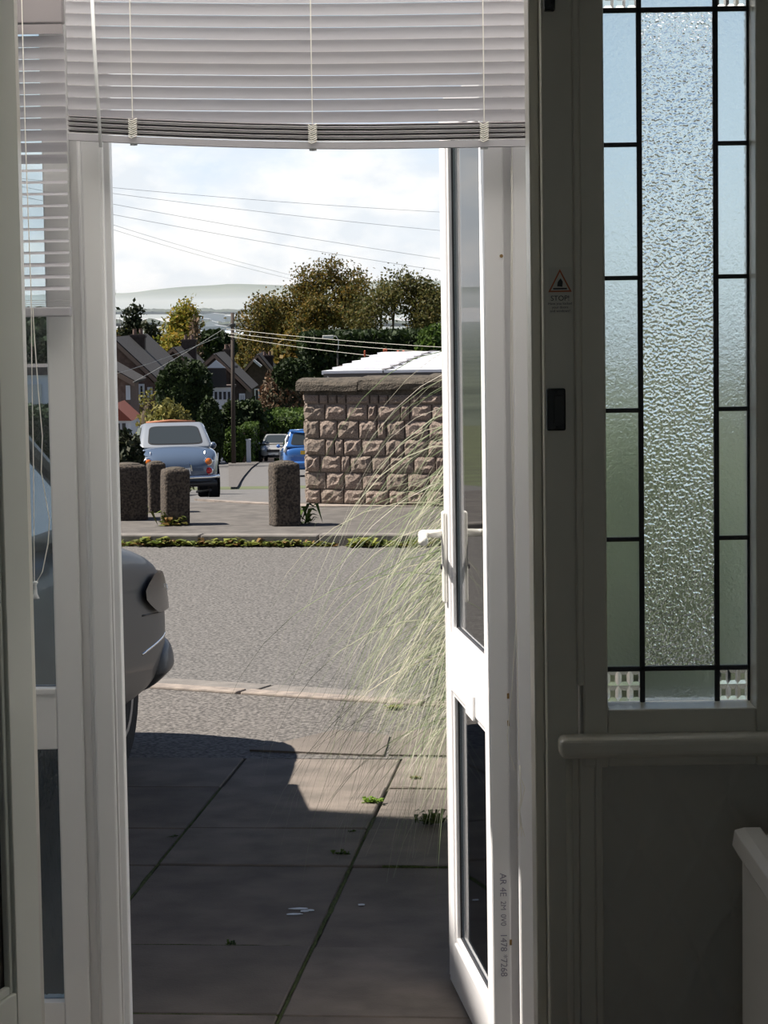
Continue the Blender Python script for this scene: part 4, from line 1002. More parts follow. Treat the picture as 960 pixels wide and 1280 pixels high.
for s in (-1, 1):
    hb2 = MB(); fr_, bk_ = [], []
    for k in range(7):
        v = k / 6; rf_, rb_ = [], []
        for q in range(11):
            u = q / 10; tp_u = min(1, .25 + u * 2.2); zc_ = .675 - .05 * u; hh_ = .085 * tp_u * (1 - .25 * u)
            z = zc_ + (v - .5) * 2 * hh_ * (1 if 0 < q < 10 else .8)
            rf_.append(on_skin(bv_body, s, .02 + u * .80, z, .012 if 0 < q < 10 and 0 < k < 6 else .002)); rb_.append(on_skin(bv_body, s, .02 + u * .80, z, -.02))
        fr_.append(rf_); bk_.append(rb_)
    hb2.grid(fr_); hb2.grid(bk_)
    hl = hb2.build('headlamp', 'lamp_smoke', nc, smooth=True, local=True)
    for u, z, r_, m_ in ((.50, .665, .032, 'lamp_clear'), (.30, .70, .020, 'lamp_clear'), (.22, .665, .020, 'lamp_red'), (.64, .645, .035, 'lamp_clear')):
        c_ = on_skin(bv_body, s, u, z, .010); MB().lathe([(.001, -r_ * .5), (r_ * .8, -r_ * .3), (r_, 0), (r_ * .8, r_ * .3), (.001, r_ * .5)], c_, 14, 'Y' if u > .45 else 'X').build('reflector', m_, hl, smooth=True, local=True)
    MB().tube([on_skin(bv_all, s, u, .452 + .02 * u, .002) for u in [k / 12 for k in range(13)]], .006, 6).build('bumper_glint', 'chrome', nc, smooth=True, local=True)  # chrome tube stands for light caught along the bumper's top edge
    MB().tube([on_skin(bv_body, s, u, .60 - .07 * u, .001) for u in [k / 12 for k in range(13)]], .004, 6).build('panel_seam', 'trim_black', nc, smooth=True, local=True)
MB().obox((0, 2.02, .58), (.40, 0, 0), (0, .012, 0), (0, 0, .05)).build('grille', 'trim_black', nc, local=True)
MB().obox((0, 2.09, .34), (.26, 0, 0), (0, .010, 0), (0, 0, .055)).build('number_plate', 'plate_white', nc, local=True)
MB().tube([(.72, 1.0, .955), (.60, .18, 1.43)], .03, 8).build('windscreen_pillar', 'drive_car', nc, local=True)

# ================================================================== SHADE BLOCK (unseen house shape, added to shade the patio)
nbh = struct('shade_block', 'unseen house block left of the drive, added to shade the patio', (-4.7, 4, GZ))
NT = 6.72
bx(-9.5, -4.7, 1.0, 8.62, GZ, NT).build('wall', 'render_wall', nbh)
MB().prism([(-9.5, 8.62, GZ), (-9.5, 8.97, GZ), (-9.5, 8.97, 4.9), (-9.5, 8.62, NT)], (4.8, 0, 0)).build('shade_slope', 'render_wall', nbh)
# ================================================================== PLANTS
def leafmat(name, cols, tr=.35):
    if 'pampas' not in name: cols = [tuple(q * .8 for q in c) for c in cols]
    return mat(name, cols[0], 0.7, island=cols, transl=tr, spec=.3)
M['leaf_oak'] = leafmat('oak_leaves', [(0.10, 0.085, 0.02), (0.20, 0.14, 0.025), (0.09, 0.10, 0.025), (0.26, 0.15, 0.03), (0.055, 0.07, 0.02), (0.16, 0.15, 0.03)])
M['leaf_oak2'] = leafmat('oak_leaves_green', [(0.09, 0.085, 0.025), (0.15, 0.12, 0.03), (0.07, 0.085, 0.025), (0.12, 0.12, 0.035)])
M['leaf_yellow'] = leafmat('yellow_leaves', [(0.16, 0.20, 0.03), (0.32, 0.27, 0.03), (0.13, 0.17, 0.03), (0.40, 0.25, 0.03), (0.20, 0.22, 0.04)])
M['leaf_pine'] = leafmat('pine_needles', [(0.018, 0.028, 0.014), (0.03, 0.042, 0.018), (0.045, 0.045, 0.02)], .15)
M['leaf_dark'] = leafmat('dark_hedge_leaves', [(0.02, 0.035, 0.010), (0.035, 0.06, 0.014), (0.012, 0.022, 0.008)], .2)
M['leaf_hedge'] = leafmat('hedge_leaves', [(0.05, 0.10, 0.02), (0.10, 0.16, 0.025), (0.03, 0.06, 0.014)], .3)
M['leaf_bush'] = leafmat('bush_leaves', [(0.20, 0.20, 0.06), (0.30, 0.26, 0.07), (0.14, 0.15, 0.04)], .3)
M['leaf_brown'] = leafmat('dry_leaves', [(0.14, 0.10, 0.065), (0.20, 0.13, 0.075), (0.09, 0.075, 0.05), (0.16, 0.06, 0.03)], .25)
M['leaf_weed'] = leafmat('weed_leaves', [(0.16, 0.22, 0.04), (0.28, 0.30, 0.06), (0.10, 0.14, 0.035), (0.26, 0.14, 0.05)], .3)
M['leaf_grass'] = leafmat('fresh_grass', [(0.16, 0.30, 0.03), (0.25, 0.38, 0.05)], .35)
M['bark'] = mat('bark', (0.0638, 0.0467, 0.0357), 0.95, var=(0.0340, 0.0255, 0.0187), scale=5)
M['pampas'] = leafmat('pampas_blades', [(0.19, 0.26, 0.13), (0.72, 0.66, 0.55), (0.25, 0.32, 0.18), (0.14, 0.20, 0.09), (0.58, 0.56, 0.45), (0.23, 0.30, 0.16), (0.82, 0.77, 0.68)], .35)

FAR = 1.85
def leaf_quads(b, pts, size, rr, asp=.7):
    for p in pts:
        n = Vector((rr.gauss(0, 1), rr.gauss(0, 1), rr.gauss(0, 1))).normalized(); a = n.orthogonal().normalized(); c = n.cross(a); s = size * rr.uniform(.6, 1.3)
        w = rr.uniform(0, 6.28); u = a * math.cos(w) + c * math.sin(w); v = n.cross(u) * asp
        i = len(b.v); b.v += [p - u * s, p - v * s * .8, p + u * s, p + v * s * .8]; b.f.append((i, i + 1, i + 2, i + 3))
def grow(b, rr, p, d, r, ln, depth, tips, spread=.65, droop=0.0):
    q = p + d * ln
    mid = p + d * (ln * .5) + Vector((rr.uniform(-1, 1), rr.uniform(-1, 1), rr.uniform(-1, 1))) * ln * .06
    b.tube([p, mid, q], [r, r * .85, r * .68], 5 if depth > 1 else 4, cap=False)
    tips.append((q, depth))
    if depth == 0: return
    for k in range(3 if depth > 1 else rr.choice([2, 3])):
        nd = (d + Vector((rr.gauss(0, spread), rr.gauss(0, spread), rr.gauss(0, spread * .55) + .10 - droop))).normalized()
        grow(b, rr, q, nd, r * .62, ln * rr.uniform(.62, .86), depth - 1, tips, spread, droop)
def tree(name, label, cx, top, base_y, wpx, Y, m, n, leaf, seed, depth=5, blob=.5, group='trees down the hill', trunk=.035, ellip=None, cat='tree', base=None):
    """tree whose crown fills about wpx pixels at depth Y"""
    Y *= FAR; leaf *= FAR
    rr = random.Random(seed); P = W(cx, top, Y); zb = gz(Y) if base is None else base; H = P.z - zb; Rr = wpx * Y / F / 2
    t = thing(name, label, cat, (P.x, Y, zb), group=group)
    b = MB(); tips = []
    grow(b, rr, Vector((0, 0, 0)), Vector((rr.uniform(-.05, .05), 0, 1)), H * trunk, H * .30, depth, tips)
    mz = max(q.z for q, _ in tips); mx = max(max(abs(q.x), abs(q.y)) for q, _ in tips)
    sz, sx = H / mz * .97, Rr / mx * .97
    b.v = [Vector((v.x * sx, v.y * sx, v.z * sz)) for v in b.v]
    b.build('branches', 'bark', t, local=True)
    if n:
        lb = MB(); ends = [Vector((q.x * sx, q.y * sx, q.z * sz)) for q, dpt in tips if dpt <= 2]
        pts = []
        for i in range(n):
            e = rr.choice(ends); s = blob * Rr * .30
            pts.append(e + Vector((rr.gauss(0, s), rr.gauss(0, s), rr.gauss(0, s * .7))))
        leaf_quads(lb, pts, leaf, rr); tag(lb.build('foliage', m, t, local=True), kind='stuff')
    return t
def mass(name, label, x0, x1, ytop, ybot, Y, m, n, leaf, seed, shape='box', dep=None, cat='hedge', group=None, jag=.1, core='leaf_dark'):
    """leafy mass spanning a rectangle of the photograph at depth Y, with a solid heart"""
    if Y >= 56: Y *= FAR; leaf *= FAR; dep = dep and dep * FAR
    rr = random.Random(seed); A = W(x0, ybot, Y); B = W(x1, ytop, Y); zb = min(A.z, gz(Y) + .0) if ybot > 500 else A.z
    hx, hz = (B.x - A.x) / 2, (B.z - zb) / 2; hy = dep or hx * .8; c = Vector(((A.x + B.x) / 2, Y, zb))
    t = thing(name, label, cat, c, group=group)
    def surf():
        if shape == 'box':
            f = rr.random(); x, y, z = rr.uniform(-1, 1), rr.uniform(-1, 1), rr.uniform(-1, 1)
            if f < .45: y = -1
            elif f < .7: z = 1
            elif f < .85: x = rr.choice([-1, 1])
            else: y = 1
            j = 1 + rr.uniform(-jag, jag); p = Vector((x * hx * j, y * hy * j, hz + z * hz * (1 + rr.uniform(-jag, jag) * .6)))
            return p
        d = Vector((rr.gauss(0, 1), rr.gauss(0, 1), rr.gauss(0, 1))).normalized()
        if shape == 'dome':
            e = .62; d = Vector([math.copysign(abs(q) ** e, q) for q in d])
        j = 1 + rr.uniform(-jag, jag); j *= 1 + .12 * mnoise.noise(d * 2.3 + Vector((seed, 0, 0)))
        return Vector((d.x * hx * j, d.y * hy * j, hz + d.z * hz * j))
    core_b = MB()
    e = 1.0 if shape == 'ball' else .5 if shape == 'dome' else .25
    rws = []
    for k in range(9):
        ph = -math.pi / 2 + math.pi * k / 8; r = []
        for i in range(16):
            th = 2 * math.pi * i / 16
            f = lambda q: math.copysign(abs(q) ** e, q)
            r.append((f(math.cos(ph)) * f(math.cos(th)) * hx * .88, f(math.cos(ph)) * f(math.sin(th)) * hy * .88, hz + f(math.sin(ph)) * hz * .93))
        rws.append(r)
    core_b.grid(rws, closed=True).build('heart', core, t, local=True)
    lb = MB(); leaf_quads(lb, [surf() for _ in range(n)], leaf, rr); tag(lb.build('foliage', m, t, local=True), kind='stuff')
    return t

tree('tree', 'spreading oak with orange and green leaves, tallest of the trees behind the garage', 396, 322, 470, 136, 124, 'leaf_oak', 26000, .085, 17, blob=.36)
tree('tree', 'wide oak with thinning olive leaves, rightmost above the garage roof', 500, 334, 450, 136, 105, 'leaf_oak2', 14000, .08, 128, blob=.36)
tree('tree', 'sparse brownish tree between the telegraph pole and the tall oak', 331, 363, 470, 78, 115, 'leaf_oak', 5500, .08, 8, blob=.5)
tree('tree', 'bright yellow-green autumn tree rising behind the chimneys', 222, 372, 450, 66, 101, 'leaf_yellow', 12000, .09, 13, blob=.6)
tree('tree', 'bare leafless tree at the left beside the door post', 143, 338, 430, 52, 109, 'leaf_oak', 0, .1, 5, depth=6, trunk=.045)
tree('tree', 'slim bare tree right of the yellow-green tree', 241, 384, 440, 26, 96, 'leaf_brown', 260, .1, 9, depth=5, blob=.7)
tree('tree', 'dark flat-topped pine left of the yellow-green tree', 178, 380, 420, 62, 107, 'leaf_pine', 10000, .11, 6, blob=.55)
mass('tree', 'dark rounded evergreen tree between the chimneys', 246, 290, 416, 452, 110, 'leaf_dark', 2200, .2, 4, 'ball', cat='tree', jag=.2, group='trees down the hill')
mass('tree', 'low yellow-green tree beside the left chimney', 140, 178, 414, 452, 114, 'leaf_yellow', 1800, .16, 19, 'ball', cat='tree', jag=.25, group='trees down the hill', core='leaf_pine')
mass('hedge', 'long dark green hedge bank under the oaks, behind the garage roof', 385, 575, 414, 470, 96, 'leaf_dark', 6000, .15, 6, 'box', dep=3, jag=.10)
mass('shrub', 'bright green conifer rising at the right above the garage roof', 524, 566, 410, 450, 88, 'leaf_hedge', 1500, .11, 41, 'ball', cat='shrub', jag=.2)
mass('tree', 'autumn leaves of a low tree behind the rooftops left of the oak', 300, 345, 426, 470, 125, 'leaf_oak', 3200, .14, 44, 'ball', cat='tree', jag=.35, group='trees down the hill')
mass('tree', 'tangled olive foliage filling in under the tall oak', 345, 412, 420, 500, 106, 'leaf_oak', 6500, .15, 45, 'ball', cat='tree', jag=.3, group='trees down the hill')
mass('cypress', 'big clipped dark cypress dome behind the retro car', 199, 263, 455, 560, 60, 'leaf_dark', 9000, .075, 2, 'dome', cat='shrub', jag=.06)
mass('cypress', 'narrow dark conifer skirt at the right foot of the cypress dome', 248, 277, 500, 575, 58, 'leaf_dark', 2500, .07, 12, 'ball', cat='shrub', jag=.1)
mass('shrub', 'yellow-green bush just above the roof of the retro car', 183, 240, 512, 560, 50, 'leaf_bush', 3800, .07, 3, 'ball', cat='shrub', jag=.25, core='leaf_hedge')
mass('shrub', 'thin straw-coloured bush against the brick house', 172, 200, 498, 540, 53, 'leaf_bush', 900, .06, 23, 'ball', cat='shrub', jag=.35, core='leaf_brown')
mass('hedge', 'dark rounded hedge right of the telegraph pole', 279, 328, 503, 548, 72, 'leaf_dark', 2600, .11, 14, 'dome', jag=.13)
mass('hedge', 'square clipped hedge with a bright green top beside the pole', 304, 320, 531, 572, 69, 'leaf_hedge', 2200, .05, 15, 'box', dep=1.6, jag=.03)
mass('hedge', 'low round green hedge at the foot of the telegraph pole', 279, 306, 534, 568, 65.5, 'leaf_hedge', 1600, .06, 24, 'ball', jag=.08)
mass('hedge', 'lit green hedge above the small silver car', 332, 382, 514, 546, 80, 'leaf_hedge', 2600, .07, 16, 'box', dep=2, jag=.10)
mass('shrub', 'tangle of dry brown shrubs left of the stone wall', 326, 384, 468, 530, 88, 'leaf_brown', 4800, .08, 18, 'ball', cat='shrub', jag=.25, core='leaf_pine')
mass('shrub', 'dark evergreen shrub above the dry shrubs, behind the wall coping', 344, 384, 450, 485, 86, 'leaf_dark', 2000, .09, 28, 'ball', cat='shrub', jag=.15)
mass('shrub', 'rusty orange bush behind the small silver car', 321, 334, 534, 556, 77, 'leaf_brown', 500, .045, 29, 'ball', cat='shrub', jag=.2, core='leaf_brown')
mass('hedge', 'dark hedge seen through the left porch window', 10, 90, 510, 600, 40, 'leaf_dark', 3500, .06, 31, 'box', dep=.8, jag=.08)
mass('tree', 'dark trees seen through the left porch window', -20, 110, 395, 480, 75, 'leaf_dark', 4500, .14, 32, 'ball', cat='tree', jag=.25)
mass('shrub', 'grey-green shrub behind the widest bollard', 128, 178, 545, 600, 38, 'leaf_pine', 1800, .06, 33, 'ball', cat='shrub', jag=.2)

# --- pampas grass beside the patio
rr = random.Random(77)
pc = Vector((1.02, 8.0, GZ))
pg = thing('pampas_grass', 'tall arching pampas grass spilling out from behind the open porch door', 'grass', pc)
b = MB()
def blade(b, P0, P1, P2, P3, w):
    """thin folded ribbon along a cubic curve"""
    n = 14; i0 = len(b.v); pts = []
    for i in range(n + 1):
        t = i / n; pts.append(P0 * (1 - t) ** 3 + P1 * (3 * t * (1 - t) ** 2) + P2 * (3 * t * t * (1 - t)) + P3 * t ** 3)
    hd = Vector((P3.x - P0.x, P3.y - P0.y, 0)).normalized(); side = Vector((-hd.y, hd.x, 0)) + hd.cross(Vector((0, 0, 1))) * 0
    for i, q in enumerate(pts):
        t = i / n; ww = w * (1 - t ** 1.8) * (.55 + .45 * min(1, t * 4)) + .0003
        q = Vector((q.x, q.y, max(q.z, GZ + .006)))
        b.v += [q + side * ww + Vector((0, 0, ww * .5)), q + Vector((0, 0, -ww * .5)), q - side * ww + Vector((0, 0, ww * .5))]
    for i in range(n):
        for k in (0, 1): b.f.append((i0 + 3 * i + k, i0 + 3 * i + k + 1, i0 + 3 * i + k + 4, i0 + 3 * i + k + 3))
for i in range(2100):
    P0 = pc + Vector((rr.gauss(0, .12), rr.gauss(0, .14), 0))
    if i < 1500:                                      # the side that spills over the patio
        reach = .55 + .75 * rr.random() ** 1.5; top = rr.uniform(.35, 1.05) + .55 * rr.random() ** 1.5
        ph = math.pi + rr.gauss(0, .42)
    else:
        reach = rr.uniform(.3, 1.1); top = rr.uniform(.6, 1.5); ph = rr.uniform(0, 6.283)
    d = Vector((math.cos(ph), math.sin(ph), 0)); endz = max(GZ + .02, top - rr.uniform(.45, 1.25))
    P3 = P0 + d * reach; P3.z = endz
    P1 = P0 + d * reach * rr.uniform(.02, .22); P1.z = GZ + top * 1.45
    P2 = P0 + d * reach * rr.uniform(.74, .95); P2.z = endz + (top - endz) * rr.uniform(.8, 1.15)
    blade(b, P0, P1, P2, P3, rr.uniform(.0016, .0042))
tag(b.build('blades', 'pampas', pg), kind='stuff')
b = MB()
for i in range(70): b.tube([pc + Vector((rr.gauss(0, .12), rr.gauss(0, .12), 0)), pc + Vector((rr.gauss(0, .17), rr.gauss(0, .17), rr.uniform(.2, .4)))], [.006, .003], 4)
tag(b.build('crown', 'leaf_brown', pg), kind='stuff')

# --- weeds
def weed(px, py, n, s, label, seed, m='leaf_weed', z=GZ, up=.6, group='weeds along the far kerb', p=None):
    rr = random.Random(seed); p = p or G(px, py, z); t = thing('weed', label, 'weed', p, group=group); b = MB()
    for i in range(n):
        a = rr.uniform(0, 6.283); l = s * rr.uniform(.5, 1.2); w = l * rr.uniform(.16, .3); d = Vector((math.cos(a), math.sin(a), 0)); sd_ = Vector((-d.y, d.x, 0)); u = rr.uniform(.1, up)
        o = Vector((rr.gauss(0, s * .5), rr.gauss(0, s * .2), 0)); h = Vector((0, 0, 1))
        i0 = len(b.v); b.v += [o, o + d * l * .5 + h * l * u + sd_ * w, o + d * l + h * l * u * .8, o + d * l * .5 + h * l * u - sd_ * w]; b.f.append((i0, i0 + 1, i0 + 2, i0 + 3))
    b.build('leaves', m, t, local=True); return t
ORD = 'first second third fourth fifth sixth seventh eighth ninth tenth eleventh twelfth thirteenth fourteenth fifteenth sixteenth seventeenth eighteenth nineteenth twentieth'.split()
for i, (px, n, s) in enumerate(((158, 40, .07), (170, 26, .06), (188, 30, .08), (203, 60, .11), (214, 60, .12), (225, 30, .08), (243, 18, .05), (256, 24, .07), (266, 40, .09), (275, 34, .09), (291, 44, .10), (302, 30, .08), (313, 30, .09), (326, 36, .08), (338, 22, .07), (352, 30, .08), (365, 46, .11), (378, 20, .07), (394, 30, .07), (409, 24, .06), (420, 26, .06), (455, 40, .10), (470, 40, .11), (505, 30, .1), (530, 30, .1))):
    weed(px, 676, n, s, ('weed tuft in the gutter of the far kerb, ' + ORD[i] + ' from the left door post') if i < 19 else 'weed tuft of the far gutter behind the pampas grass, ' + ORD[24 - i] + ' from the porch door', 100 + i, p=fp((G(px, 676) - F0).dot(FD) , -.04, GZ - .018))
weed(216, 657, 40, .10, 'dry leafy weed at the foot of the bollard before the retro car', 61, z=GZ + .055, group=None, up=1.2)
weed(379, 655, 26, .12, 'dark leafy weed at the right foot of the lone bollard', 62, m='leaf_hedge', z=GZ + .055, group=None, up=1.4)
weed(198, 640, 16, .09, 'bright weed between the slim bollard and its neighbour', 63, m='leaf_grass', z=GZ + .055, group=None, up=1.0)
weed(151, 648, 20, .10, 'orange weed at the foot of the widest bollard', 64, m='leaf_brown', z=GZ + .055, group=None, up=1.0)
weed(466, 1003, 60, .028, 'bright green weed on the sunlit slab at the shadow edge', 65, m='leaf_grass', z=GZ + .003, group=None, up=.7)
weed(428, 1068, 36, .022, 'shaded weed in the long joint of the patio', 66, m='leaf_hedge', z=GZ + .0, group=None)
weed(438, 1040, 16, .016, 'tiny shaded weed in the joint just below the shadow edge', 67, m='leaf_hedge', z=GZ + .0, group=None)
weed(216, 1046, 14, .014, 'tiny weed in the left joint of the shaded patio', 68, m='leaf_hedge', z=GZ, group=None)
weed(290, 1182, 22, .014, 'wisp of grass in the cross joint of the shaded patio', 69, m='leaf_hedge', z=GZ, group=None, up=1.6)
weed(540, 1030, 70, .035, 'shaded grass tuft beside the open porch door', 70, m='leaf_hedge', z=GZ, group=None, up=1.5)
weed(520, 973, 40, .02, 'mossy weed on the slab joint by the pampas grass', 71, m='leaf_weed', z=GZ + .003, group=None)
weed(492, 886, 40, .03, 'low weed in the kerb joint behind the pampas grass', 72, m='leaf_weed', z=GZ, group=None)

# ================================================================== HOUSES DOWN THE HILL
M['slate'] = mat('roof_slate', (0.0360, 0.0320, 0.0320), 0.85, var=(0.0208, 0.0184, 0.0184), scale=3, stretch=(1, 1, 6))
M['brick'] = mat('house_brick', (0.1600, 0.1080, 0.0880), 0.9, var=(0.1120, 0.0720, 0.0576), scale=6)
M['brick_d'] = mat('house_brick_dark', (0.0600, 0.0432, 0.0368), 0.9, var=(0.0400, 0.0288, 0.0240), scale=6)
M['timber'] = mat('bargeboard', (0.1840, 0.1280, 0.0960), 0.7)
M['white_render'] = mat('white_render', (0.5610, 0.5865, 0.6375), 0.8)
M['dark_pane'] = mat('dark_window', (0.03, 0.032, 0.036), 0.1)
M['red_roof'] = mat('red_roof_tile', (0.2080, 0.0560, 0.0360), 0.85)
M['curtain'] = mat('net_curtain', (0.4800, 0.4800, 0.4640), 0.8)
def house(label, ax, ay, lx, ly, rx_, ry_, Y, dep, wallm, chims=(), wins=(), zb=None, gablew='brick_d', roofm='slate', yaw=0.0):
    """gabled house, apex at pixel (ax, ay), eaves at (lx, ly) and (rx_, ry_), gable towards the viewer at depth Y"""
    Y *= FAR; dep *= FAR
    A = W(ax, ay, Y); Lp = W(lx, ly, Y); Rp = W(rx_, ry_, Y); z0 = gz(Y) if zb is None else zb
    ez = (Lp.z + Rp.z) / 2
    t = thing('house', label, 'house', (A.x, Y, z0), yaw)
    ox, oy = A.x, Y
    def q(x, dy, z): return (x - ox, dy, z - z0)
    xl, xr = Lp.x + .3, Rp.x - .3
    MB().prism([q(xl, .25, z0), q(xr, .25, z0), q(xr, .25, Rp.z), q(A.x, .25, A.z - .15), q(xl, .25, Lp.z)], (0, dep, 0)).build('wall', wallm, t, local=True)
    for P in (Lp, Rp):
        d = Vector((P.x - A.x, 0, P.z - A.z)); nrm = Vector((-d.z, 0, d.x)).normalized()
        if nrm.z < 0: nrm = -nrm
        rf = MB().prism([q(A.x, 0, A.z), q(P.x, 0, P.z), (P.x - ox + nrm.x * .12, 0, P.z - z0 + nrm.z * .12), (A.x - ox + nrm.x * .12, 0, A.z - z0 + nrm.z * .12)], (0, dep + .5, 0)).build('roof_slope', roofm, t, local=True)
        MB().prism([(A.x - ox, -.06, A.z - z0 - .16), (P.x - ox, -.06, P.z - z0 - .16), (P.x - ox + nrm.x * .04, -.06, P.z - z0 + nrm.z * .08), (A.x - ox + nrm.x * .04, -.06, A.z - z0 + nrm.z * .08)], (0, .07, 0)).build('bargeboard', 'timber', rf, local=True)
    for cx, cw2, ct, cb, dy in chims:
        dy *= FAR
        P0 = W(cx - cw2 / 2, cb, Y + dy); P1 = W(cx + cw2 / 2, ct, Y + dy)
        ch = MB().box(P0.x - ox, P1.x - ox, dy, dy + .7, P0.z - z0 - 1.0, P1.z - z0).build('chimney', 'brick_d', t, local=True)
        MB().box(P0.x - ox - .05, P1.x - ox + .05, dy - .05, dy + .75, P1.z - z0 - .18, P1.z - z0 - .05).build('chimney_course', 'brick_d', ch, local=True)
        for k in range(2):
            xc_ = P0.x - ox + (P1.x - P0.x) * (.28 + .44 * k); MB().lathe([(.11, 0), (.10, .28), (.12, .30)], (xc_, dy + .35, P1.z - z0), 10).build('chimney_pot', 'brick', ch, local=True)
    for x0, x1, y0, y1 in wins:
        a = W(x0, y1, Y); c = W(x1, y0, Y)
        fr = MB().box(a.x - ox, c.x - ox, .18, .26, a.z - z0, c.z - z0).build('window', 'white_render', t, local=True)
        nx_ = 2 if (x1 - x0) > 6 else 1
        for k in range(nx_):
            wdt = (c.x - a.x - .10 * (nx_ + 1)) / nx_; xx = a.x - ox + .10 + k * (wdt + .10)
            MB().box(xx, xx + wdt, .165, .185, a.z - z0 + .1, c.z - z0 - .1).build('pane', 'dark_pane', fr, local=True)
    return t
h1 = house('brick house with a big dark slate gable at the far left of the street', 140, 424, 75, 482, 203, 483, 64, 9, 'brick', chims=((172, 17, 418, 456, 4),), wins=((168, 180, 480, 506), (184, 190, 484, 500)))
h1b = house('small tiled front gable with a pinkish brick wall beside the left post', 120, 452, 76, 479, 168, 479, 60, 2.5, 'brick', wins=((157, 162, 482, 500),), roofm='slate')
h2 = house('dark-roofed house half hidden behind the cypress dome', 216, 436, 172, 476, 256, 476, 86, 6, 'brick_d', chims=((236, 17, 424, 460, 3),))
h3 = house('timbered gable house with a white bay left of the telegraph pole', 268, 444, 226, 482, 313, 488, 78, 4, 'brick_d', chims=((285, 11, 436, 462, 5),), wins=((299, 306, 492, 510),))
h4 = house('long slate-roofed house right of the telegraph pole', 322, 444, 296, 474, 362, 492, 98, 5, 'brick_d', chims=((334, 14, 444, 470, 2),), wins=((318, 324, 486, 502),))
# roof light, flashings
for px, py in ((322, 454),):
    a = W(px, py, 98 * FAR - .3); MB().obox(a, (.28, 0, -.24), (0, .5, 0), (.05, 0, .06)).build('roof_light', 'white_render', h4)
# white bay with tall windows
by = 77.0 * FAR
bay = thing('bay_window', 'white two-storey bay with small panes below the timbered gable', 'bay window', (W(276, 530, by).x, by, gz(by)))
a = W(262, 535, by); c = W(291, 484, by)
bx(a.x, c.x, by, by + 2.0, gz(by), c.z).build('bay_wall', 'white_render', bay)
bx(a.x - .1, c.x + .1, by - .1, by + 2.0, c.z, c.z + .12).build('bay_roof', 'brick_dark', bay)
for i in range(4):
    p0 = W(268 + i * 5.5, 500, by); p1 = W(272 + i * 5.5, 489, by)
    f_ = bx(p0.x, p1.x, by - .05, by - .0, p0.z, p1.z).build('window', 'white_render', bay); bx(p0.x + .02, p1.x - .02, by - .06, by - .045, p0.z + .03, p1.z - .03).build('pane', 'dark_pane', f_)
p0 = W(262, 470, by - .2); p1 = W(286, 454, by - .2)
gp = thing('gable_panel', 'dark glazed gable with a white fascia under the timbered roof', 'gable', (p0.x, by - .2, p0.z))
MB().prism([W(258, 460, by - .2), W(282, 460, by - .2), W(270, 450, by - .2)], (0, .1, 0)).build('pale_panel', 'white_render', gp)
bx(W(262, 480, by - .2).x, W(283, 480, by - .2).x, by - .3, by, W(270, 484, by).z, W(270, 461, by).z).build('dark_glazing', 'dark_pane', gp)
# small red-roofed annexe at the left
aY = 56 * FAR
an = thing('annexe', 'low white annexe with a red roof beside the left post', 'building', (W(140, 540, aY).x, aY, gz(aY)))
a = W(128, 545, aY); c = W(163, 524, aY)
bx(a.x, c.x, aY, aY + 4, gz(aY), c.z).build('wall', 'white_render', an)
MB().prism([W(120, 526, aY - .2), W(165, 526, aY - .2), W(142, 505, aY - .2)], (0, 4.4, 0)).build('roof', 'red_roof', an)
for x in (146, 153): p0 = W(x, 541, aY); p1 = W(x + 4, 529, aY); bx(p0.x, p1.x, aY - .05, aY, p0.z, p1.z).build('window', 'dark_pane', an)
# pale garage and bar seen through the left porch window
pgx = thing('garage', 'pale blue-white garage wall seen through the left porch window', 'garage', (W(50, 515, 46).x, 46, gz(46)))
a = W(5, 520, 46); c = W(95, 468, 46)
bx(a.x, c.x, 46, 49, gz(46) - .2, c.z).build('wall', 'white_render', pgx)
bx(a.x - .1, c.x + .1, 45.9, 49.1, c.z, c.z + .15).build('flat_roof', 'brick_dark', pgx)
p0 = W(20, 512, 46); p1 = W(52, 480, 46); bx(p0.x, p1.x, 45.95, 46, p0.z, p1.z).build('garage_door', 'curtain', pgx)
# hillside walls and street furniture
M['gate_wood'] = mat('garden_fence_wood', (0.13, 0.09, 0.065), 0.85, var=(0.08, 0.055, 0.04), scale=12, stretch=(1, 1, .1))
fence = thing('garden_fence', 'short brown board fence between the pole and the clipped hedge', 'fence', (W(300, 570, 122).x, 122, gz(122)))
for i in range(7):
    p0 = W(295 + i * 1.6, 572, 122); p1 = W(296.4 + i * 1.6, 541, 122); bx(p0.x, p1.x, 122, 122.04, gz(122), p1.z).build('board', 'gate_wood', fence)
bx(W(295, 545, 122).x, W(306, 545, 122).x, 122.04, 122.1, W(300, 546, 122).z, W(300, 543, 122).z).build('rail', 'gate_wood', fence)
p0 = W(308, 572, 121); p1 = W(311, 551, 119.5)
wp_ = thing('marker_post', 'short white post beside the clipped hedge', 'post', ((p0.x + p1.x) / 2, 121, gz(121)))
bx(p0.x, p1.x, 121, 121.14, gz(121), p1.z - .06).build('shaft', 'white_render', wp_, bevel=.01); bx(p0.x - .02, p1.x + .02, 120.98, 121.16, p1.z - .06, p1.z).build('cap', 'white_render', wp_)
lw = thing('garden_wall', 'low pale garden wall behind the small silver car', 'wall', (W(326, 565, 140).x, 140, gz(140)))
for r in range(3):
    for i in range(4):
        p0 = W(318 + i * 6 + (r % 2) * 2, 564 - r * 4.5, 140); p1 = W(323.5 + i * 6 + (r % 2) * 2, 560 - r * 4.5, 140); bx(p0.x, p1.x, 140, 140.3, p0.z, p1.z).build('block', 'curtain', lw)
bx(W(318, 560, 140).x, W(342, 560, 140).x, 140.05, 140.28, gz(140), W(330, 551, 140).z).build('core', 'mortar', lw)

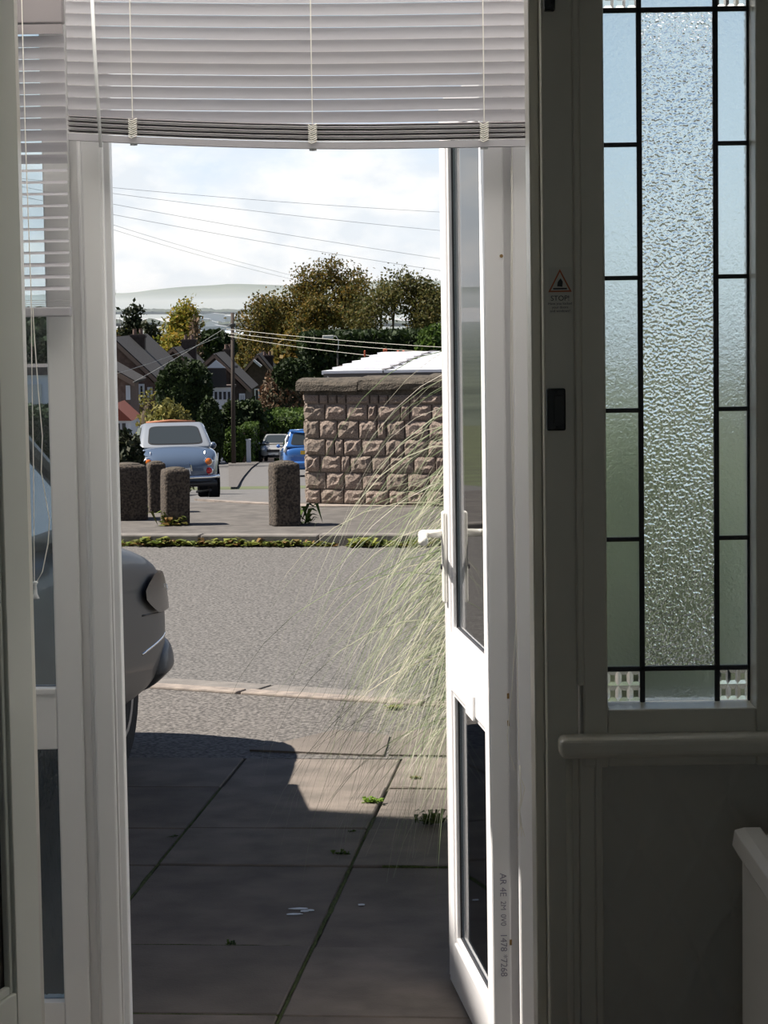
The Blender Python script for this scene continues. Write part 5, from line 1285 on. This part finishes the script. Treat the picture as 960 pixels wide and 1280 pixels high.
# telegraph pole, street lamp and wires
M['pole_wood'] = mat('pole_wood', (0.0560, 0.0416, 0.0336), 0.9, var=(0.0360, 0.0272, 0.0224), scale=4, stretch=(4, 4, .4))
yP = 118.0; pb = W(292, 575, yP); ptop = W(290.5, 391, yP)
tp_ = thing('telegraph_pole', 'tall dark wooden telegraph pole in the middle of the view', 'pole', (pb.x, yP, gz(yP)))
MB().tube([(pb.x, yP, gz(yP)), (ptop.x, yP, ptop.z)], [.115, .085], 10).build('shaft', 'pole_wood', tp_, smooth=True)
MB().lathe([(.13, ptop.z - .7), (.16, ptop.z - .68), (.16, ptop.z - .55), (.13, ptop.z - .53)], (ptop.x, yP, 0), 12).build('ring_bracket', 'black_iron', tp_)
bx(ptop.x - .05, ptop.x + .22, yP - .06, yP + .06, W(291, 460, yP).z, W(291, 457, yP).z).build('cable_box', 'fascia', tp_)
M['lamp_grey'] = mat('lamp_grey', (0.50, 0.50, 0.48), 0.5)
yL = 166.0
sl = thing('street_lamp', 'grey street lamp head on a short bracket before the oaks', 'street lamp', (W(422, 441, yL).x, yL, gz(yL)))
MB().tube([Vector((W(422, 441, yL).x, yL, gz(yL))), W(422, 441, yL)], [.09, .06], 8).build('column', 'fascia', sl)
MB().tube([W(420, 441, yL), W(423, 436, yL), W(423, 425, yL), W(420, 420.5, yL), W(412, 420, yL)], .04, 6).build('bracket', 'lamp_grey', sl, smooth=True)
p0 = W(410, 421.5, yL); MB().obox(p0, (.38, 0, .0), (0, .16, 0), (0, 0, .13)).build('lamp_head', 'lamp_grey', sl, bevel=.04)
M['wire'] = mat('overhead_wire', (0.24, 0.25, 0.27), 0.6)
M['wire_pale'] = mat('pale_wire', (0.50, 0.48, 0.42), 0.5)
def wire(px0, py0, px1, py1, Y0, Y1, label, sag=2.0, r=.0032, m='wire', ext=1.0):
    pts = []
    for k in range(13):
        t = -ext * .3 + (1 + ext * .6) * k / 12; q = 4 * sag * t * (1 - t)
        pts.append(W(px0 + (px1 - px0) * t, py0 + (py1 - py0) * t + q, Y0 + (Y1 - Y0) * t))
    o = MB().tube(pts, r, 5).build('overhead_wire', m, origin=pts[6]); return tag(o, label, 'wire', 'overhead wires')
wire(135, 234, 548, 265, 40, 44, 'topmost overhead wire across the sky')
wire(135, 241, 548, 288, 40, 44, 'second overhead wire from the top across the sky')
wire(135, 254, 548, 323, 40, 46, 'third overhead wire from the top across the sky')
wire(135, 267, 548, 338, 40, 46, 'fourth overhead wire from the top, passing over the oaks')
wire(135, 279, 356, 342, 40, 60, 'fifth overhead wire, steeply falling to the oak', ext=.0 + .4)
wire(135, 285, 352, 346, 40, 60, 'lowest sky wire, steeply falling to the oak', ext=.4)
wire(152, 465, 266, 424, 100, 117.5, 'upper pale wire slanting across the left rooftops', r=.012, m='wire_pale', ext=.2)
wire(166, 478, 290, 404, 100, 117.5, 'lower pale wire slanting up to the telegraph pole', r=.012, m='wire_pale', ext=0)
wire(291, 412, 553, 434, 117.6, 104, 'upper of three pale wires below the oaks', r=.011, m='wire_pale', ext=.1)
wire(291, 417, 553, 441, 117.6, 104, 'middle of three pale wires below the oaks', r=.011, m='wire_pale', ext=.1)
wire(291, 421, 480, 446, 117.6, 104, 'lowest of three pale wires below the oaks', r=.011, m='wire_pale', ext=.1)

# ================================================================== FAR LAND
M['far_tree'] = mat('far_woodland', (0.05, 0.065, 0.04), 0.95, var=(0.025, 0.035, 0.022), scale=.05)
M['shed'] = mat('far_shed', (0.75, 0.77, 0.80), 0.7)
M['shed_grey'] = mat('far_shed_grey', (0.38, 0.42, 0.45), 0.7)
M['hill'] = mat('far_hill', (0.11, 0.13, 0.09), 0.95, var=(0.06, 0.08, 0.055), scale=.004)
rr = random.Random(5)
for j, (Y, y0, hgt, lab) in enumerate(((3300, 389, 5, 'far dark line of woodland on the horizon'), (2300, 404, 6, 'belt of woodland on the plain behind the sheds'), (1700, 424, 8, 'nearer belt of woodland above the rooftops'))):
    b = MB(); n = 240; rws = []
    for k in range(n + 1):
        x = -60 + 720 * k / n; h = hgt * (.55 + .6 * mnoise.noise(Vector((x * .045, j * 7.1, 0))) + .35 * mnoise.noise(Vector((x * .21, j * 3.3, 4)))) 
        h = max(h, .8); base = W(x, y0 + 4, Y); top = W(x, y0 - h, Y + 10)
        rws.append([base, (base + top) / 2 + Vector((0, -20, 0)), top, W(x, y0 + 4, Y + 160)])
    b.grid(rws).build('woodland', 'far_tree')
    tag(bpy.data.objects[-1] if False else C.objects[-1], lab, 'woodland', kind='stuff')
for k, (x0, x1, y0, y1, Y, m_, lab) in enumerate(((252, 280, 393, 397, 2600, 'shed', 'long white shed on the far plain, topmost'), (240, 262, 399, 402, 2560, 'shed_grey', 'grey shed on the far plain below the topmost one'), (254, 282, 408, 414, 2100, 'shed_grey', 'wide grey shed on the far plain above the water'), (257, 272, 403, 406, 2250, 'shed', 'small white shed on the far plain'), (268, 300, 396, 399, 2700, 'shed_grey', 'pale long shed at the right of the far plain'), (244, 256, 395, 398, 2800, 'shed', 'small bright shed left on the far plain'))):
    a = W(x0, y1, Y); c = W(x1, y0, Y); t = thing('industrial_shed', lab, 'shed', ((a.x + c.x) / 2, Y, gz(Y)), group='sheds on the far plain')
    dpt = (c.x - a.x) * .6
    bx(a.x, c.x, Y, Y + dpt, min(a.z, gz(Y)), c.z).build('wall', m_, t)
    MB().prism([(a.x - .5, Y - 1, c.z), (c.x + .5, Y - 1, c.z), ((a.x + c.x) / 2, Y - 1, c.z + 1.6)], (0, dpt + 2, 0)).build('roof', 'shed', t)
M['water'] = mat('estuary_water', (0.5, 0.56, 0.62), 0.18)
a = W(225, 416, 1900); tag(MB().add([W(238, 424, 1750), W(310, 424, 1750), W(318, 413, 2050), W(250, 413, 2050)], [(0, 1, 2, 3)]).build('water_estuary', 'water'), 'strip of bright estuary water beyond the trees', kind='structure')
b = MB(); rws = []
prof = [(-400, 372), (100, 368), (160, 366), (190, 362), (240, 358), (290, 354.5), (330, 356), (380, 357), (450, 352), (520, 349), (560, 352), (700, 362), (1300, 370)]
def hy(x):
    for (a, ya), (c, yc) in zip(prof, prof[1:]):
        if x <= c: return ya + (yc - ya) * (x - a) / (c - a)
    return 370
for k in range(120):
    x = -400 + 1700 * k / 119; y = hy(x) + 1.2 * mnoise.noise(Vector((x * .02, 0, 0)))
    rws.append([W(x, 398, 8200), W(x, (y + 398) / 2 + 2, 9200), W(x, y, 10500), W(x, y + 6, 12500)])
b.grid(rws).build('hills', 'hill', smooth=True); tag(C.objects[-1], 'long pale hills on the horizon across the estuary', kind='structure')
# autumn haze lying over the low land
hz = bpy.data.materials.new('haze'); hz.use_nodes = True; nt = hz.node_tree; nt.nodes.clear()
vs_ = nt.nodes.new('ShaderNodeVolumeScatter'); vs_.inputs['Color'].default_value = (0.78, 0.90, 1.0, 1); vs_.inputs['Density'].default_value = 0.00015; vs_.inputs['Anisotropy'].default_value = 0.0
o_ = nt.nodes.new('ShaderNodeOutputMaterial'); nt.links.new(vs_.outputs[0], o_.inputs['Volume'])
M['haze'] = hz
tag(bx(-4500, 4500, 1000, 10200, -80, 45).build('haze', 'haze'), 'pale autumn haze over the far land', 'haze', kind='stuff')
